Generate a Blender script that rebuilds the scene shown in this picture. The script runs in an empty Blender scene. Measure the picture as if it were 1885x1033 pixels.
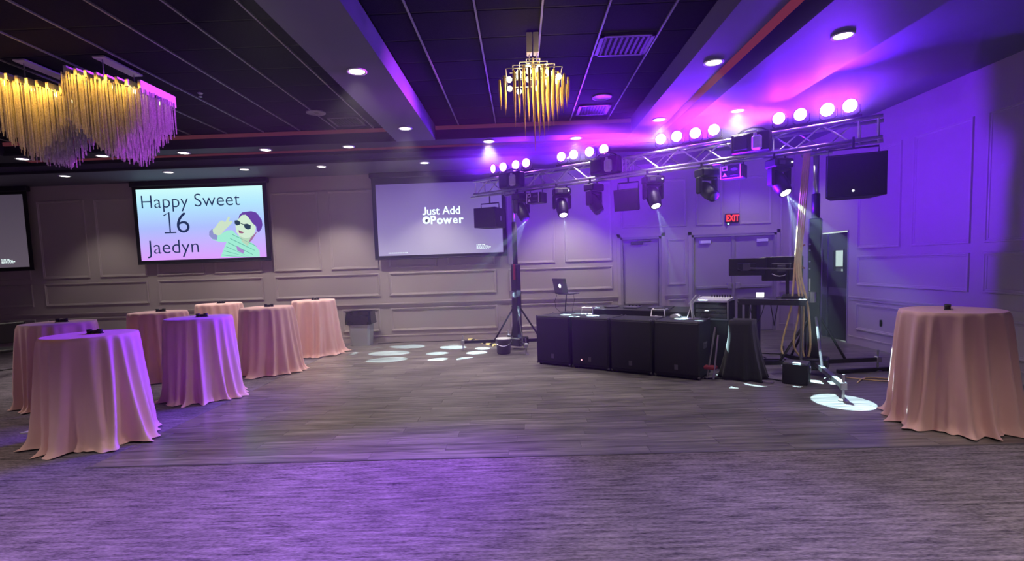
import bpy, math, random
from mathutils import Vector, Matrix, Euler
PI = math.pi
random.seed(7)
S = bpy.context.scene
COL = S.collection

# ------------------------------------------------------------------ camera, world, exposure
def set_camera():
    yaw, pitch, roll = -0.019997, 0.0769537, -0.0328373
    cy, sy, cp, sp = math.cos(yaw), math.sin(yaw), math.cos(pitch), math.sin(pitch)
    f = Vector((sy*cp, cy*cp, -sp)); r = Vector((cy, -sy, 0)); u = r.cross(f)
    cr, sr = math.cos(roll), math.sin(roll)
    r2 = r*cr + u*sr; u2 = u*cr - r*sr
    m = Matrix((r2, u2, -f)).transposed().to_4x4(); m.translation = (0, 0, 1.63)
    cam = bpy.data.cameras.new('camera'); o = bpy.data.objects.new('camera', cam); COL.objects.link(o)
    o.matrix_world = m
    cam.sensor_fit = 'HORIZONTAL'; cam.sensor_width = 36; cam.lens = 950/1885*36
    cam.shift_y = (561.81-516.5)/1885
    cam.clip_start = .05; cam.clip_end = 100
    S.camera = o
set_camera()
W = bpy.data.worlds.new('world'); S.world = W; W.use_nodes = True
W.node_tree.nodes['Background'].inputs[0].default_value = (.05, .045, .06, 1)
W.node_tree.nodes['Background'].inputs[1].default_value = .3
S.view_settings.view_transform = 'Standard'; S.view_settings.look = 'None'
S.view_settings.gamma = 1; S.view_settings.use_curve_mapping = False
S.view_settings.exposure = 0.0
S.cycles.max_bounces = 6; S.cycles.sample_clamp_indirect = 6
S.cycles.volume_bounces = 0

# light levels (tune here)
DOWN_W = 180.0          # recessed downlights over the hall
DOWN_NEAR_W = 480.0     # recessed downlights behind the photographer
PAR_W = 260.0           # purple par cans
GOBO_W = 2400.0         # white moving-head beams
HAZE = 0.009
PURPLE = (0.14, 0.003, 1.0)
WARM = (1.0, .90, .80)
ADDED_WASH_W = 150.0           # added purple wall wash, placed at the unlit heads

# ------------------------------------------------------------------ materials
def mat(name, col, rough=.6, metal=0, spec=.5, noise=None, bump=0, bscale=60, emit=None, estr=0, trans=0, alpha=1, sheen=0):
    m = bpy.data.materials.new(name); m.use_nodes = True
    nt = m.node_tree; b = nt.nodes['Principled BSDF']
    b.inputs['Base Color'].default_value = (*col, 1); b.inputs['Roughness'].default_value = rough
    b.inputs['Metallic'].default_value = metal; b.inputs['Specular IOR Level'].default_value = spec
    if sheen: b.inputs['Sheen Weight'].default_value = sheen
    if trans: b.inputs['Transmission Weight'].default_value = trans
    if alpha < 1: b.inputs['Alpha'].default_value = alpha
    tc = nt.nodes.new('ShaderNodeTexCoord')
    if noise:
        sc, amt = noise
        n = nt.nodes.new('ShaderNodeTexNoise'); n.inputs['Scale'].default_value = sc; n.inputs['Detail'].default_value = 4
        mx = nt.nodes.new('ShaderNodeMix'); mx.data_type = 'RGBA'
        mx.inputs[6].default_value = (*[c*(1-amt) for c in col], 1); mx.inputs[7].default_value = (*[min(1, c*(1+amt)) for c in col], 1)
        nt.links.new(tc.outputs['Object'], n.inputs['Vector']); nt.links.new(n.outputs[0], mx.inputs[0]); nt.links.new(mx.outputs[2], b.inputs['Base Color'])
    if bump:
        n2 = nt.nodes.new('ShaderNodeTexNoise'); n2.inputs['Scale'].default_value = bscale; n2.inputs['Detail'].default_value = 3
        bp = nt.nodes.new('ShaderNodeBump'); bp.inputs['Strength'].default_value = bump; bp.inputs['Distance'].default_value = .01
        nt.links.new(tc.outputs['Object'], n2.inputs['Vector']); nt.links.new(n2.outputs[0], bp.inputs['Height']); nt.links.new(bp.outputs[0], b.inputs['Normal'])
    if emit:
        b.inputs['Emission Color'].default_value = (*emit, 1); b.inputs['Emission Strength'].default_value = estr
    return m
def emis(name, col, s):
    return mat(name, (0, 0, 0), .6, spec=.0, emit=col, estr=s)

M = {}
M['wall'] = mat('wall_paint', (.44, .385, .37), .55, noise=(2, .05), bump=.05)
M['trim'] = mat('trim_paint', (.46, .405, .39), .45, noise=(3, .04))
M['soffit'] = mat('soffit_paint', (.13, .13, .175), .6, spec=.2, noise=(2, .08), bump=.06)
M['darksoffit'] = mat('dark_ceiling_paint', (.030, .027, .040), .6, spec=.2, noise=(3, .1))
M['tile'] = mat('black_ceiling_tile', (.015, .012, .026), .85, spec=.08, noise=(30, .25), bump=.25, bscale=120)
M['grid'] = mat('grey_ceiling_grid', (.22, .21, .24), .4, noise=(5, .1))
M['gap'] = mat('black_ceiling_void', (.012, .01, .014), .9, noise=(5, .2))
M['black'] = mat('black_plastic', (.012, .011, .014), .45, noise=(20, .2))
M['blackmetal'] = mat('black_powdercoat', (.018, .016, .022), .35, noise=(30, .2), bump=.05, bscale=200)
M['blackmatte'] = mat('black_textured_cabinet', (.008, .007, .012), .6, noise=(40, .25), bump=.3, bscale=300)
M['grille'] = mat('black_steel_grille', (.006, .005, .009), .55, noise=(200, .5), bump=.5, bscale=400)
M['blackcloth'] = mat('black_cloth', (.010, .009, .012), .9, noise=(15, .3), sheen=.15)
M['steel'] = mat('bare_steel', (.55, .55, .58), .35, metal=1, noise=(10, .1))
M['alu'] = mat('aluminium_tube', (.75, .73, .76), .32, metal=1, noise=(8, .08))
M['white'] = mat('white_paint', (.75, .75, .76), .5, noise=(5, .04))
M['cloth'] = mat('salmon_polyester', (.84, .51, .47), .75, noise=(6, .05), bump=.12, bscale=260, sheen=.25)
M['door'] = mat('taupe_door_paint', (.40, .36, .37), .5, noise=(2, .06))
M['doorblack'] = mat('dark_swing_door', (.022, .020, .028), .4, noise=(3, .2))
M['frame'] = mat('door_frame_paint', (.34, .31, .32), .5, noise=(3, .05))
M['lens_white'] = emis('downlight_lens', (1, .93, .84), 7)
M['par_lens'] = emis('purple_par_lens', (.55, .16, 1.0), 28)
M['par_lens_hot'] = emis('hot_purple_par_lens', (.75, .35, 1.0), 70)
M['head_lens'] = emis('white_beam_lens', (.95, .97, 1), 7)
M['dim_lens'] = mat('dark_glass_lens', (.05, .05, .08), .08, spec=.8, noise=(5, .1))
M['led'] = emis('small_led', (.9, .95, 1), 3)
M['cyanled'] = emis('cyan_led', (.35, 1, .95), 2)
M['pinkled'] = emis('pink_led', (1, .35, .4), 2)
M['red_glow'] = emis('red_cove_diffuser', (.50, .11, .16), .15)  # emission paints the red cove glow onto the ceiling edges
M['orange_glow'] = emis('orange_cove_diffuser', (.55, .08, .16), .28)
M['bulb'] = emis('warm_bulb', (1, .86, .36), 9)
M['gold'] = mat('gold_rod', (.80, .55, .16), .4, metal=.25, noise=(20, .2), emit=(1, .6, .08), estr=0)
M['chain'] = mat('gold_ball_chain', (.80, .62, .55), .4, metal=.1, noise=(60, .75))
M['plate'] = mat('brushed_chandelier_plate', (.62, .58, .62), .4, metal=.3, noise=(20, .1))
M['red'] = mat('red_plastic', (.30, .03, .05), .4, noise=(10, .1))
M['tan'] = mat('tan_cable', (.80, .58, .28), .5, noise=(20, .2))
M['liner'] = mat('black_bin_liner', (.012, .012, .016), .25, noise=(10, .3), bump=.5, bscale=25)
M['bin'] = mat('grey_plastic_bin', (.42, .45, .47), .35, noise=(4, .06))
M['ivory'] = mat('ivory_plastic', (.42, .38, .35), .45, noise=(5, .05))
M['greyplate'] = mat('dark_grey_plastic', (.10, .09, .11), .45, noise=(8, .1))
M['exitred'] = emis('exit_red', (1, .03, .04), 2.2)
M['screenblack'] = mat('black_masking', (.006, .006, .008), .85, noise=(5, .2))
M['textdark'] = emis('text_ink', (.015, .03, .10), 1)
M['textwhite'] = emis('text_light', (.80, 1, .98), 1.3)
M['lit_room'] = emis('lit_service_room', (.85, 1, .95), .8)
M['haze'] = None

def ramp_emission(name, stops, axis=2, strength=1.0, diffuse=.02):
    m = bpy.data.materials.new(name); m.use_nodes = True; nt = m.node_tree; b = nt.nodes['Principled BSDF']
    tc = nt.nodes.new('ShaderNodeTexCoord'); sx = nt.nodes.new('ShaderNodeSeparateXYZ'); cr = nt.nodes.new('ShaderNodeValToRGB')
    nt.links.new(tc.outputs['Generated'], sx.inputs[0]); nt.links.new(sx.outputs[axis], cr.inputs[0])
    while len(cr.color_ramp.elements) < len(stops): cr.color_ramp.elements.new(.5)
    for e, (p, c) in zip(cr.color_ramp.elements, stops): e.position = p; e.color = (*c, 1)
    b.inputs['Base Color'].default_value = (diffuse, diffuse, diffuse, 1); b.inputs['Roughness'].default_value = .8
    nt.links.new(cr.outputs[0], b.inputs['Emission Color']); b.inputs['Emission Strength'].default_value = strength
    return m
M['birthday'] = ramp_emission('birthday_slide', [(0, (.72, .34, .98)), (.45, (.42, .52, 1.0)), (.78, (.46, .83, 1.0)), (1, (.62, 1.0, .98))], strength=1.0)
M['idle'] = ramp_emission('idle_slide', [(0, (.33, .29, .52)), (.5, (.22, .17, .42)), (1, (.10, .06, .28))], strength=.80, diffuse=.25)  # purple ambient light is mixed into the slide colours
M['idle2'] = ramp_emission('idle_slide_dim', [(0, (.13, .105, .14)), (1, (.07, .055, .085))], strength=.7, diffuse=.25)

def streak_mat(name, c0, c1, sx, sy, rough, bump, plank=False, obj_random=False, grain=0):
    m = bpy.data.materials.new(name); m.use_nodes = True; nt = m.node_tree; b = nt.nodes['Principled BSDF']
    N = nt.nodes.new; L = nt.links.new
    g = N('ShaderNodeNewGeometry'); mp = N('ShaderNodeMapping'); L(g.outputs['Position'], mp.inputs['Vector'])
    mp.inputs['Scale'].default_value = (sx, sy, 1)
    n1 = N('ShaderNodeTexNoise'); n1.inputs['Scale'].default_value = 1; n1.inputs['Detail'].default_value = 6; n1.inputs['Roughness'].default_value = .65
    if obj_random:
        oi = N('ShaderNodeObjectInfo'); ad = N('ShaderNodeVectorMath'); ad.operation = 'ADD'
        cb = N('ShaderNodeCombineXYZ'); mu = N('ShaderNodeMath'); mu.operation = 'MULTIPLY'; mu.inputs[1].default_value = 40
        L(oi.outputs['Random'], mu.inputs[0]); L(mu.outputs[0], cb.inputs[0]); L(mu.outputs[0], cb.inputs[2])
        L(mp.outputs[0], ad.inputs[0]); L(cb.outputs[0], ad.inputs[1]); L(ad.outputs[0], n1.inputs['Vector'])
    else: L(mp.outputs[0], n1.inputs['Vector'])
    cr = N('ShaderNodeValToRGB'); cr.color_ramp.elements[0].position = .36; cr.color_ramp.elements[1].position = .66
    cr.color_ramp.elements[0].color = (*c0, 1); cr.color_ramp.elements[1].color = (*c1, 1)
    if grain:
        ng = N('ShaderNodeTexNoise'); ng.inputs['Scale'].default_value = 1; ng.inputs['Detail'].default_value = 3
        mg = N('ShaderNodeMapping'); mg.inputs['Scale'].default_value = (30, 130, 1); L(g.outputs['Position'], mg.inputs['Vector']); L(mg.outputs[0], ng.inputs['Vector'])
        mxg = N('ShaderNodeMix'); mxg.inputs[0].default_value = grain; L(n1.outputs[0], mxg.inputs[2]); L(ng.outputs[0], mxg.inputs[3]); L(mxg.outputs[0], cr.inputs[0])
    else: L(n1.outputs[0], cr.inputs[0])
    out = cr.outputs[0]
    n3 = N('ShaderNodeTexNoise'); n3.inputs['Scale'].default_value = .9; L(g.outputs['Position'], n3.inputs['Vector'])
    mm = N('ShaderNodeMapRange'); mm.inputs[1].default_value = .3; mm.inputs[2].default_value = .7; mm.inputs[3].default_value = .75; mm.inputs[4].default_value = 1.2
    L(n3.outputs[0], mm.inputs[0])
    vs = N('ShaderNodeVectorMath'); vs.operation = 'SCALE'; L(out, vs.inputs[0]); L(mm.outputs[0], vs.inputs['Scale']); out = vs.outputs[0]
    if obj_random:
        m2 = N('ShaderNodeMapRange'); m2.inputs[3].default_value = .82; m2.inputs[4].default_value = 1.18; L(oi.outputs['Random'], m2.inputs[0])
        v2 = N('ShaderNodeVectorMath'); v2.operation = 'SCALE'; L(out, v2.inputs[0]); L(m2.outputs[0], v2.inputs['Scale']); out = v2.outputs[0]
    if plank:
        br = N('ShaderNodeTexBrick'); br.inputs['Scale'].default_value = 1; br.inputs['Brick Width'].default_value = 1.22; br.inputs['Row Height'].default_value = .18
        br.inputs['Mortar Size'].default_value = .003; br.inputs['Color1'].default_value = (.85, .85, .85, 1); br.inputs['Color2'].default_value = (1.15, 1.15, 1.15, 1); br.inputs['Mortar'].default_value = (.5, .5, .5, 1)
        L(g.outputs['Position'], br.inputs['Vector'])
        v3 = N('ShaderNodeVectorMath'); v3.operation = 'MULTIPLY'; L(out, v3.inputs[0]); L(br.outputs[0], v3.inputs[1]); out = v3.outputs[0]
    L(out, b.inputs['Base Color']); b.inputs['Roughness'].default_value = rough
    bp = N('ShaderNodeBump'); bp.inputs['Strength'].default_value = bump; bp.inputs['Distance'].default_value = .006
    L(n1.outputs[0], bp.inputs['Height']); L(bp.outputs[0], b.inputs['Normal'])
    return m
M['plank'] = streak_mat('vinyl_plank', (.085, .075, .078), (.30, .27, .265), 1.6, 26, .29, .10, obj_random=True)
M['plankfar'] = streak_mat('vinyl_plank_far', (.085, .075, .078), (.30, .27, .265), 1.6, 26, .29, .10, plank=True)
M['carpet'] = streak_mat('streaked_carpet', (.022, .016, .026), (.34, .28, .33), 3.4, 32, .95, .8, grain=.38)

def stripes_mat():
    m = bpy.data.materials.new('hazard_stripes'); m.use_nodes = True; nt = m.node_tree; b = nt.nodes['Principled BSDF']
    tc = nt.nodes.new('ShaderNodeTexCoord'); w = nt.nodes.new('ShaderNodeTexWave'); w.inputs['Scale'].default_value = 2.2; w.bands_direction = 'DIAGONAL'
    cr = nt.nodes.new('ShaderNodeValToRGB'); cr.color_ramp.interpolation = 'CONSTANT'
    cr.color_ramp.elements[0].color = (.9, .8, .35, 1); cr.color_ramp.elements[1].color = (.02, .02, .02, 1); cr.color_ramp.elements[1].position = .62
    nt.links.new(tc.outputs['Object'], w.inputs['Vector']); nt.links.new(w.outputs[1], cr.inputs[0]); nt.links.new(cr.outputs[0], b.inputs['Base Color'])
    return m
M['hazard'] = stripes_mat()

# ------------------------------------------------------------------ mesh helpers
class MB:
    def __init__(s): s.v = []; s.f = []
    def add(s, vs, fs):
        b = len(s.v); s.v += [tuple(v) for v in vs]; s.f += [tuple(b+i for i in f) for f in fs]; return s
    def box(s, c, d, rz=0, m=None):
        x, y, z = d[0]/2, d[1]/2, d[2]/2
        vs = [Vector((i*x, j*y, k*z)) for k in (-1, 1) for j in (-1, 1) for i in (-1, 1)]
        r = Matrix.Rotation(rz, 3, 'Z') if m is None else m
        vs = [r @ v + Vector(c) for v in vs]
        return s.add(vs, [(0, 2, 3, 1), (4, 5, 7, 6), (0, 1, 5, 4), (2, 6, 7, 3), (0, 4, 6, 2), (1, 3, 7, 5)])
    def bbox(s, x0, x1, y0, y1, z0, z1): return s.box(((x0+x1)/2, (y0+y1)/2, (z0+z1)/2), (x1-x0, y1-y0, z1-z0))
    def cbox(s, c, d, b=.01, rz=0, m=None):   # box with chamfered edges
        x, y, z = d[0]/2, d[1]/2, d[2]/2; b = min(b, x*.9, y*.9, z*.9)
        r = Matrix.Rotation(rz, 3, 'Z') if m is None else m
        poly = [(x-b, -y), (x, -y+b), (x, y-b), (x-b, y), (-x+b, y), (-x, y-b), (-x, -y+b), (-x+b, -y)]
        inn = [((x-b)*(1 if p[0] > 0 else -1), (y-b)*(1 if p[1] > 0 else -1)) for p in poly]
        rings = [[(*p, -z) for p in inn], [(*p, -z+b) for p in poly], [(*p, z-b) for p in poly], [(*p, z) for p in inn]]
        vs = [r @ Vector(v) + Vector(c) for ring in rings for v in ring]; fs = []
        for k in range(3):
            for i in range(8): fs.append((k*8+i, k*8+(i+1) % 8, k*8+8+(i+1) % 8, k*8+8+i))
        fs.append(tuple(range(7, -1, -1))); fs.append(tuple(range(24, 32)))
        return s.add(vs, fs)
    def tube(s, p, q, r, r2=None, n=8):
        p, q = Vector(p), Vector(q); r2 = r if r2 is None else r2
        d = (q-p).normalized(); a = d.orthogonal().normalized(); b = d.cross(a)
        vs = []
        for c, rr in ((p, r), (q, r2)):
            for i in range(n): t = 2*PI*i/n; vs.append(c + a*math.cos(t)*rr + b*math.sin(t)*rr)
        fs = [(i, (i+1) % n, n+(i+1) % n, n+i) for i in range(n)] + [tuple(range(n-1, -1, -1)), tuple(range(n, 2*n))]
        return s.add(vs, fs)
    def path(s, pts, r, n=6):
        pts = [Vector(p) for p in pts]; vs = []; fs = []
        up = Vector((.13, .2, 1)).normalized()
        for k, p in enumerate(pts):
            d = (pts[min(k+1, len(pts)-1)] - pts[max(k-1, 0)]).normalized()
            a = d.cross(up); a = a.normalized() if a.length > .05 else d.orthogonal().normalized(); b = d.cross(a)
            for i in range(n): t = 2*PI*i/n; vs.append(p + a*math.cos(t)*r + b*math.sin(t)*r)
        for k in range(len(pts)-1):
            for i in range(n): fs.append((k*n+i, k*n+(i+1) % n, (k+1)*n+(i+1) % n, (k+1)*n+i))
        fs.append(tuple(range(n-1, -1, -1))); fs.append(tuple(range((len(pts)-1)*n, len(pts)*n)))
        return s.add(vs, fs)
    def lathe(s, prof, n=20, c=(0, 0, 0), m=None):
        m = m or Matrix.Identity(3); vs = []; fs = []
        for r, z in prof:
            for i in range(n): t = 2*PI*i/n; vs.append(m @ Vector((r*math.cos(t), r*math.sin(t), z)) + Vector(c))
        for k in range(len(prof)-1):
            for i in range(n): fs.append((k*n+i, k*n+(i+1) % n, (k+1)*n+(i+1) % n, (k+1)*n+i))
        fs.append(tuple(range(n-1, -1, -1))); fs.append(tuple(range((len(prof)-1)*n, len(prof)*n)))
        return s.add(vs, fs)
    def prism(s, poly, fn, a, b):            # poly of (u,v); fn(u,v,w) -> point ; extruded from w=a to w=b
        n = len(poly); vs = [fn(u, v, a) for u, v in poly] + [fn(u, v, b) for u, v in poly]
        fs = [(i, (i+1) % n, n+(i+1) % n, n+i) for i in range(n)] + [tuple(range(n-1, -1, -1)), tuple(range(n, 2*n))]
        return s.add(vs, fs)
    def build(s, name, material, parent=None, loc=(0, 0, 0), smooth=False, rot=None):
        me = bpy.data.meshes.new(name); me.from_pydata(s.v, [], s.f); me.update()
        if smooth:
            for p in me.polygons: p.use_smooth = True
        me.materials.append(M[material] if isinstance(material, str) else material)
        return link(name, me, parent, loc, rot)
def link(name, data, parent=None, loc=(0, 0, 0), rot=None):
    o = bpy.data.objects.new(name, data); COL.objects.link(o)
    if parent: o.parent = parent
    o.location = loc
    if rot is not None: o.rotation_euler = rot
    return o
def tag(o, label, cat, group=None):
    o['label'] = label; o['category'] = cat
    if group: o['group'] = group
    return o
def thing(name, label, cat, loc=(0, 0, 0), rz=0, group=None):
    o = link(name, None, None, loc, (0, 0, rz)); return tag(o, label, cat, group)
def struct(o): o['kind'] = 'structure'; return o
def kids(o): return [c for c in bpy.data.objects if c.parent == o]
def copy_tree(o, parent=None, table=None):
    if table is None:
        table = {}
        for c in bpy.data.objects:
            if c.parent: table.setdefault(c.parent, []).append(c)
    c = o.copy(); COL.objects.link(c)
    if parent: c.parent = parent
    for ch in table.get(o, []): copy_tree(ch, c, table)
    return c
def look(d): return Vector(d).to_track_quat('-Z', 'Y').to_euler()
def spot(name, loc, d, watts, col, size, blend, radius=.05, parent=None):
    l = bpy.data.lights.new(name, 'SPOT'); l.energy = watts; l.color = col; l.spot_size = math.radians(size); l.spot_blend = blend; l.shadow_soft_size = radius
    return link(name, l, parent, loc, look(d))
def point(name, loc, watts, col, radius=.05, parent=None):
    l = bpy.data.lights.new(name, 'POINT'); l.energy = watts; l.color = col; l.shadow_soft_size = radius
    return link(name, l, parent, loc)
def text(name, body, size, material, parent, loc, offset=0, rot=(PI/2, 0, 0), align='LEFT', sx=1):
    c = bpy.data.curves.new(name, 'FONT'); c.body = body; c.size = size; c.offset = offset; c.align_x = align; c.extrude = .001
    c.materials.append(M[material]); tmp = link(name, c); bpy.context.view_layer.update()
    me = bpy.data.meshes.new_from_object(tmp.evaluated_get(bpy.context.evaluated_depsgraph_get())); bpy.data.objects.remove(tmp)
    o = link(name, me, parent, loc, rot); o.scale = (sx, 1, 1); return o

# ------------------------------------------------------------------ setting: room shell
XL, XR, YF, YN, ZC = -13.5, 6.0, 11.5, -6.5, 3.98
ZS = 3.73                        # underside of beams and soffits
fl = struct(MB().bbox(-3.82, XR+.9, 4.3, YF+.3, -.05, -.004).build('floor', 'plankfar'))
cp = struct(MB().add([(XL, YN, 0), (XR+.2, YN, 0), (XR+.2, 4.3, 0), (-3.82, 4.3, 0), (-3.82, YF+.2, 0), (XL, YF+.2, 0),
                      (XL, YN, -.05), (XR+.2, YN, -.05), (XR+.2, 4.3, -.05), (-3.82, 4.3, -.05), (-3.82, YF+.2, -.05), (XL, YF+.2, -.05)],
                     [(0, 1, 2, 3), (0, 3, 4, 5), (7, 6, 9, 8), (9, 6, 11, 10), (0, 6, 7, 1), (1, 7, 8, 2), (2, 8, 9, 3), (3, 9, 10, 4), (4, 10, 11, 5), (5, 11, 6, 0)]).build('floor_carpet', 'carpet'))
# vinyl planks, one by one near the camera, joined beyond
pw, pl = .18, 1.22
plank_me = None; n_pl = 0; far = MB(); row = 0; y = 4.302
while y < YF+.1:
    off = (row*.47) % 1 * pl
    x = -3.82 - off
    while x < XR:
        x0, x1 = max(x, -3.82), min(x+pl, XR)
        if x1-x0 > .03:
            full = x1-x0 > pl-.001
            if n_pl < 260:
                if full and plank_me:
                    o = link('plank', plank_me, fl, (x0, y, 0))
                else:
                    w = x1-x0; b = .002
                    mb = MB(); mb.add([(0, 0, -.004), (w, 0, -.004), (w, pw, -.004), (0, pw, -.004), (b, b, 0), (w-b, b, 0), (w-b, pw-b, 0), (b, pw-b, 0)],
                                      [(4, 5, 6, 7), (0, 1, 5, 4), (1, 2, 6, 5), (2, 3, 7, 6), (3, 0, 4, 7)])
                    o = mb.build('plank', 'plank', fl, (x0, y, 0))
                    if full: plank_me = o.data
                n_pl += 1
            else:
                b = .002; X0, X1, Y0, Y1 = x0, x1, y, y+pw
                far.add([(X0, Y0, -.004), (X1, Y0, -.004), (X1, Y1, -.004), (X0, Y1, -.004), (X0+b, Y0+b, 0), (X1-b, Y0+b, 0), (X1-b, Y1-b, 0), (X0+b, Y1-b, 0)],
                        [(4, 5, 6, 7), (0, 1, 5, 4), (1, 2, 6, 5), (2, 3, 7, 6), (3, 0, 4, 7)])
        x += pl
    y += pw; row += 1
far.build('far_planks', 'plankfar', fl)['kind'] = 'stuff'
struct(MB().bbox(-3.83, XR, 4.28, 4.305, -.02, .004).build('trim_1', 'greyplate'))

# far wall with door openings
D1, D2 = (2.20, 3.10), (3.76, 5.62); DZ = 2.16
wb = MB()
for x0, x1, z0, z1 in ((XL, D1[0], 0, ZC), (D1[1], D2[0], 0, ZC), (D2[1], XR+.2, 0, ZC), (D1[0], D1[1], DZ, ZC), (D2[0], D2[1], DZ, ZC)):
    wb.bbox(x0, x1, YF, YF+.25, z0, z1)
wall_far = struct(wb.build('wall_far', 'wall'))
# right wall with service door opening
SD = (9.60, 10.95); SZ = 2.07
wr = MB()
for y0, y1, z0, z1 in ((YN, SD[0], 0, ZC), (SD[1], YF+.1, 0, ZC), (SD[0], SD[1], SZ, ZC)):
    wr.bbox(XR, XR+.2, y0, y1, z0, z1)
wall_right = struct(wr.build('wall_right', 'wall'))
struct(MB().bbox(XL-.2, XL, YN, YF+.2, 0, ZC).build('wall_left', 'wall'))
struct(MB().bbox(XL-.2, XR+.2, YN-.2, YN, 0, ZC).build('wall_near', 'wall'))

def moulding(u0, v0, u1, v1, w=.055, d=.022):
    """picture-frame moulding in the (u, v) wall plane, depth towards -w axis; returned as list of quads (u, v, depth)"""
    prof = [(0, 0), (.006, d), (w*.45, d), (w*.6, d*.45), (w*.9, d*.35), (w, 0)]
    vs, fs = [], []
    for e, dd in prof:
        vs += [(u0+e, v0+e, dd), (u1-e, v0+e, dd), (u1-e, v1-e, dd), (u0+e, v1-e, dd)]
    for k in range(len(prof)-1):
        for i in range(4): fs.append((k*4+i, k*4+(i+1) % 4, k*4+4+(i+1) % 4, k*4+4+i))
    return vs, fs
def far_panel(x0, x1, z0, z1):
    vs, fs = moulding(x0, z0, x1, z1)
    MB().add([(u, YF-d, v) for u, v, d in vs], fs).build('panel_moulding', 'trim', wall_far)
def right_panel(y0, y1, z0, z1):
    vs, fs = moulding(y0, z0, y1, z1)
    MB().add([(XR-d, u, v) for u, v, d in vs], [f[::-1] for f in fs]).build('panel_moulding', 'trim', wall_right)
bays = [(-13.35, -11.08), (-10.80, -8.42), (-8.19, -5.80), (-5.53, -3.17), (-2.96, -.56), (-.28, 2.02)]
for x0, x1 in bays:
    m = (x0+x1)/2
    far_panel(x0, m-.11, 1.66, 3.40); far_panel(m+.11, x1, 1.66, 3.40)
    far_panel(x0, x1, 1.04, 1.55)
    if abs(x0+5.53) < .01: far_panel(x0, -4.3, .24, .76); far_panel(-4.05, x1-.03, .24, .76)
    else: far_panel(x0, x1, .24, .76)
far_panel(3.24, 3.64, 1.08, 2.09); far_panel(3.24, 3.64, .24, .76)
far_panel(2.22, 3.66, 2.36, 3.40); far_panel(3.86, 4.45, 2.36, 3.40); far_panel(4.8, 5.5, 2.36, 3.40); far_panel(5.70, 5.95, 1.05, 3.4)
for y0, y1 in ((7.03, 9.35), (4.50, 6.82), (1.97, 4.29), (-.55, 1.77)):
    m = (y0+y1)/2
    right_panel(y0, y1, 1.07, 1.60); right_panel(y0, y1, .27, .75)
    right_panel(y0, m-.12, 1.72, 3.38); right_panel(m+.12, y1, 1.72, 3.38)
# chair rail, baseboard
def far_runs(): return ((XL, D1[0]-.06), (D1[1]+.06, D2[0]-.06), (D2[1]+.06, XR))
mb = MB(); bb = MB()
for x0, x1 in far_runs():
    mb.bbox(x0, x1, YF-.035, YF, .845, .872); mb.bbox(x0, x1, YF-.02, YF, .80, .845)
    bb.bbox(x0, x1, YF-.018, YF, 0, .13); bb.bbox(x0, x1, YF-.026, YF, .13, .15)
struct(mb.build('trim_2', 'trim')); struct(bb.build('baseboard_far', 'trim'))
mb = MB(); bb = MB()
for y0, y1 in ((YN, SD[0]-.06), (SD[1]+.06, YF)):
    mb.bbox(XR-.035, XR, y0, y1, .845, .872); mb.bbox(XR-.02, XR, y0, y1, .80, .845)
    bb.bbox(XR-.018, XR, y0, y1, 0, .13); bb.bbox(XR-.026, XR, y0, y1, .13, .15)
struct(mb.build('trim_3', 'trim')); struct(bb.build('baseboard_right', 'trim'))

# ------------------------------------------------------------------ ceiling: slab, tiles, grid, beams, soffits
ceil = struct(MB().bbox(XL-.2, XR+.2, YN-.2, YF+.2, ZC+.01, ZC+.12).build('ceiling', 'gap'))
BX0, BX1 = -1.347, 1.87          # right-hand tile bay
LX0, LX1 = -8.6, -1.99           # left-hand tile bay
YE = 8.95
TD, TW = .576, .612
def tile_mesh(w, d):
    e = .018; b = .006
    return MB().add([(e, e, .0), (w-e, e, 0), (w-e, d-e, 0), (e, d-e, 0), (e, e, .02), (w-e, e, .02), (w-e, d-e, .02), (e, d-e, .02)],
                    [(3, 2, 1, 0), (0, 1, 5, 4), (1, 2, 6, 5), (2, 3, 7, 6), (3, 0, 4, 7)])
def bay(x0, x1, xg, y0):
    tm = None
    g = xg
    while g > x0+.02: g -= TW
    xs = []
    while g < x1-.02: xs.append(g); g += TW
    ny = math.ceil((YE-y0)/TD)
    for xa in xs:
        for j in range(ny):
            yb = YE-j*TD; ya = yb-TD
            a, b = max(xa, x0), min(xa+TW, x1)
            if b-a < .05: continue
            if b-a > TW-.01:
                if tm is None: tm = tile_mesh(TW, TD).build('ceiling_tile', 'tile', ceil, (a, ya, ZC-.008)).data
                else: link('ceiling_tile', tm, ceil, (a, ya, ZC-.008))
            else: tile_mesh(b-a, TD).build('ceiling_tile', 'tile', ceil, (a, ya, ZC-.008))
        if xa > x0+.02:
            MB().bbox(xa-.009, xa+.009, y0, YE-.01, ZC-.02, ZC).build('grid_rail', 'grid', ceil)
    for j in range(1, ny):
        MB().bbox(x0, x1, YE-j*TD-.010, YE-j*TD+.010, ZC-.006, ZC+.004).build('cross_rail', 'gap', ceil)
bay(BX0, BX1, -.957, 2.0)
bay(LX0, LX1, -2.363, 3.2)
# beams and soffits (all with their undersides at ZS)
MB().bbox(LX1, BX0, YN, 8.68, ZS, ZC).build('beam', 'soffit', ceil)
MB().bbox(BX1, 2.39, YN, 9.15, ZS, ZC).build('beam', 'soffit', ceil)
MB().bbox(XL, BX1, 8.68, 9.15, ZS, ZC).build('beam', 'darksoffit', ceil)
MB().bbox(XL, 2.66, 10.19, YF, ZS, ZC).build('soffit', 'soffit', ceil)
MB().bbox(2.66, 3.67, YN, YF, ZS, ZC).build('soffit', 'soffit', ceil)
MB().bbox(3.67, 3.71, YN, YF, ZS+.02, ZC).build('soffit_edge', 'soffit', ceil)
MB().bbox(3.71, XR, YN, YF, ZC-.02, ZC).build('recess_panel', 'soffit', ceil)
MB().bbox(XL, LX0, YN, 8.68, ZS, ZC).build('beam', 'darksoffit', ceil)
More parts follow.
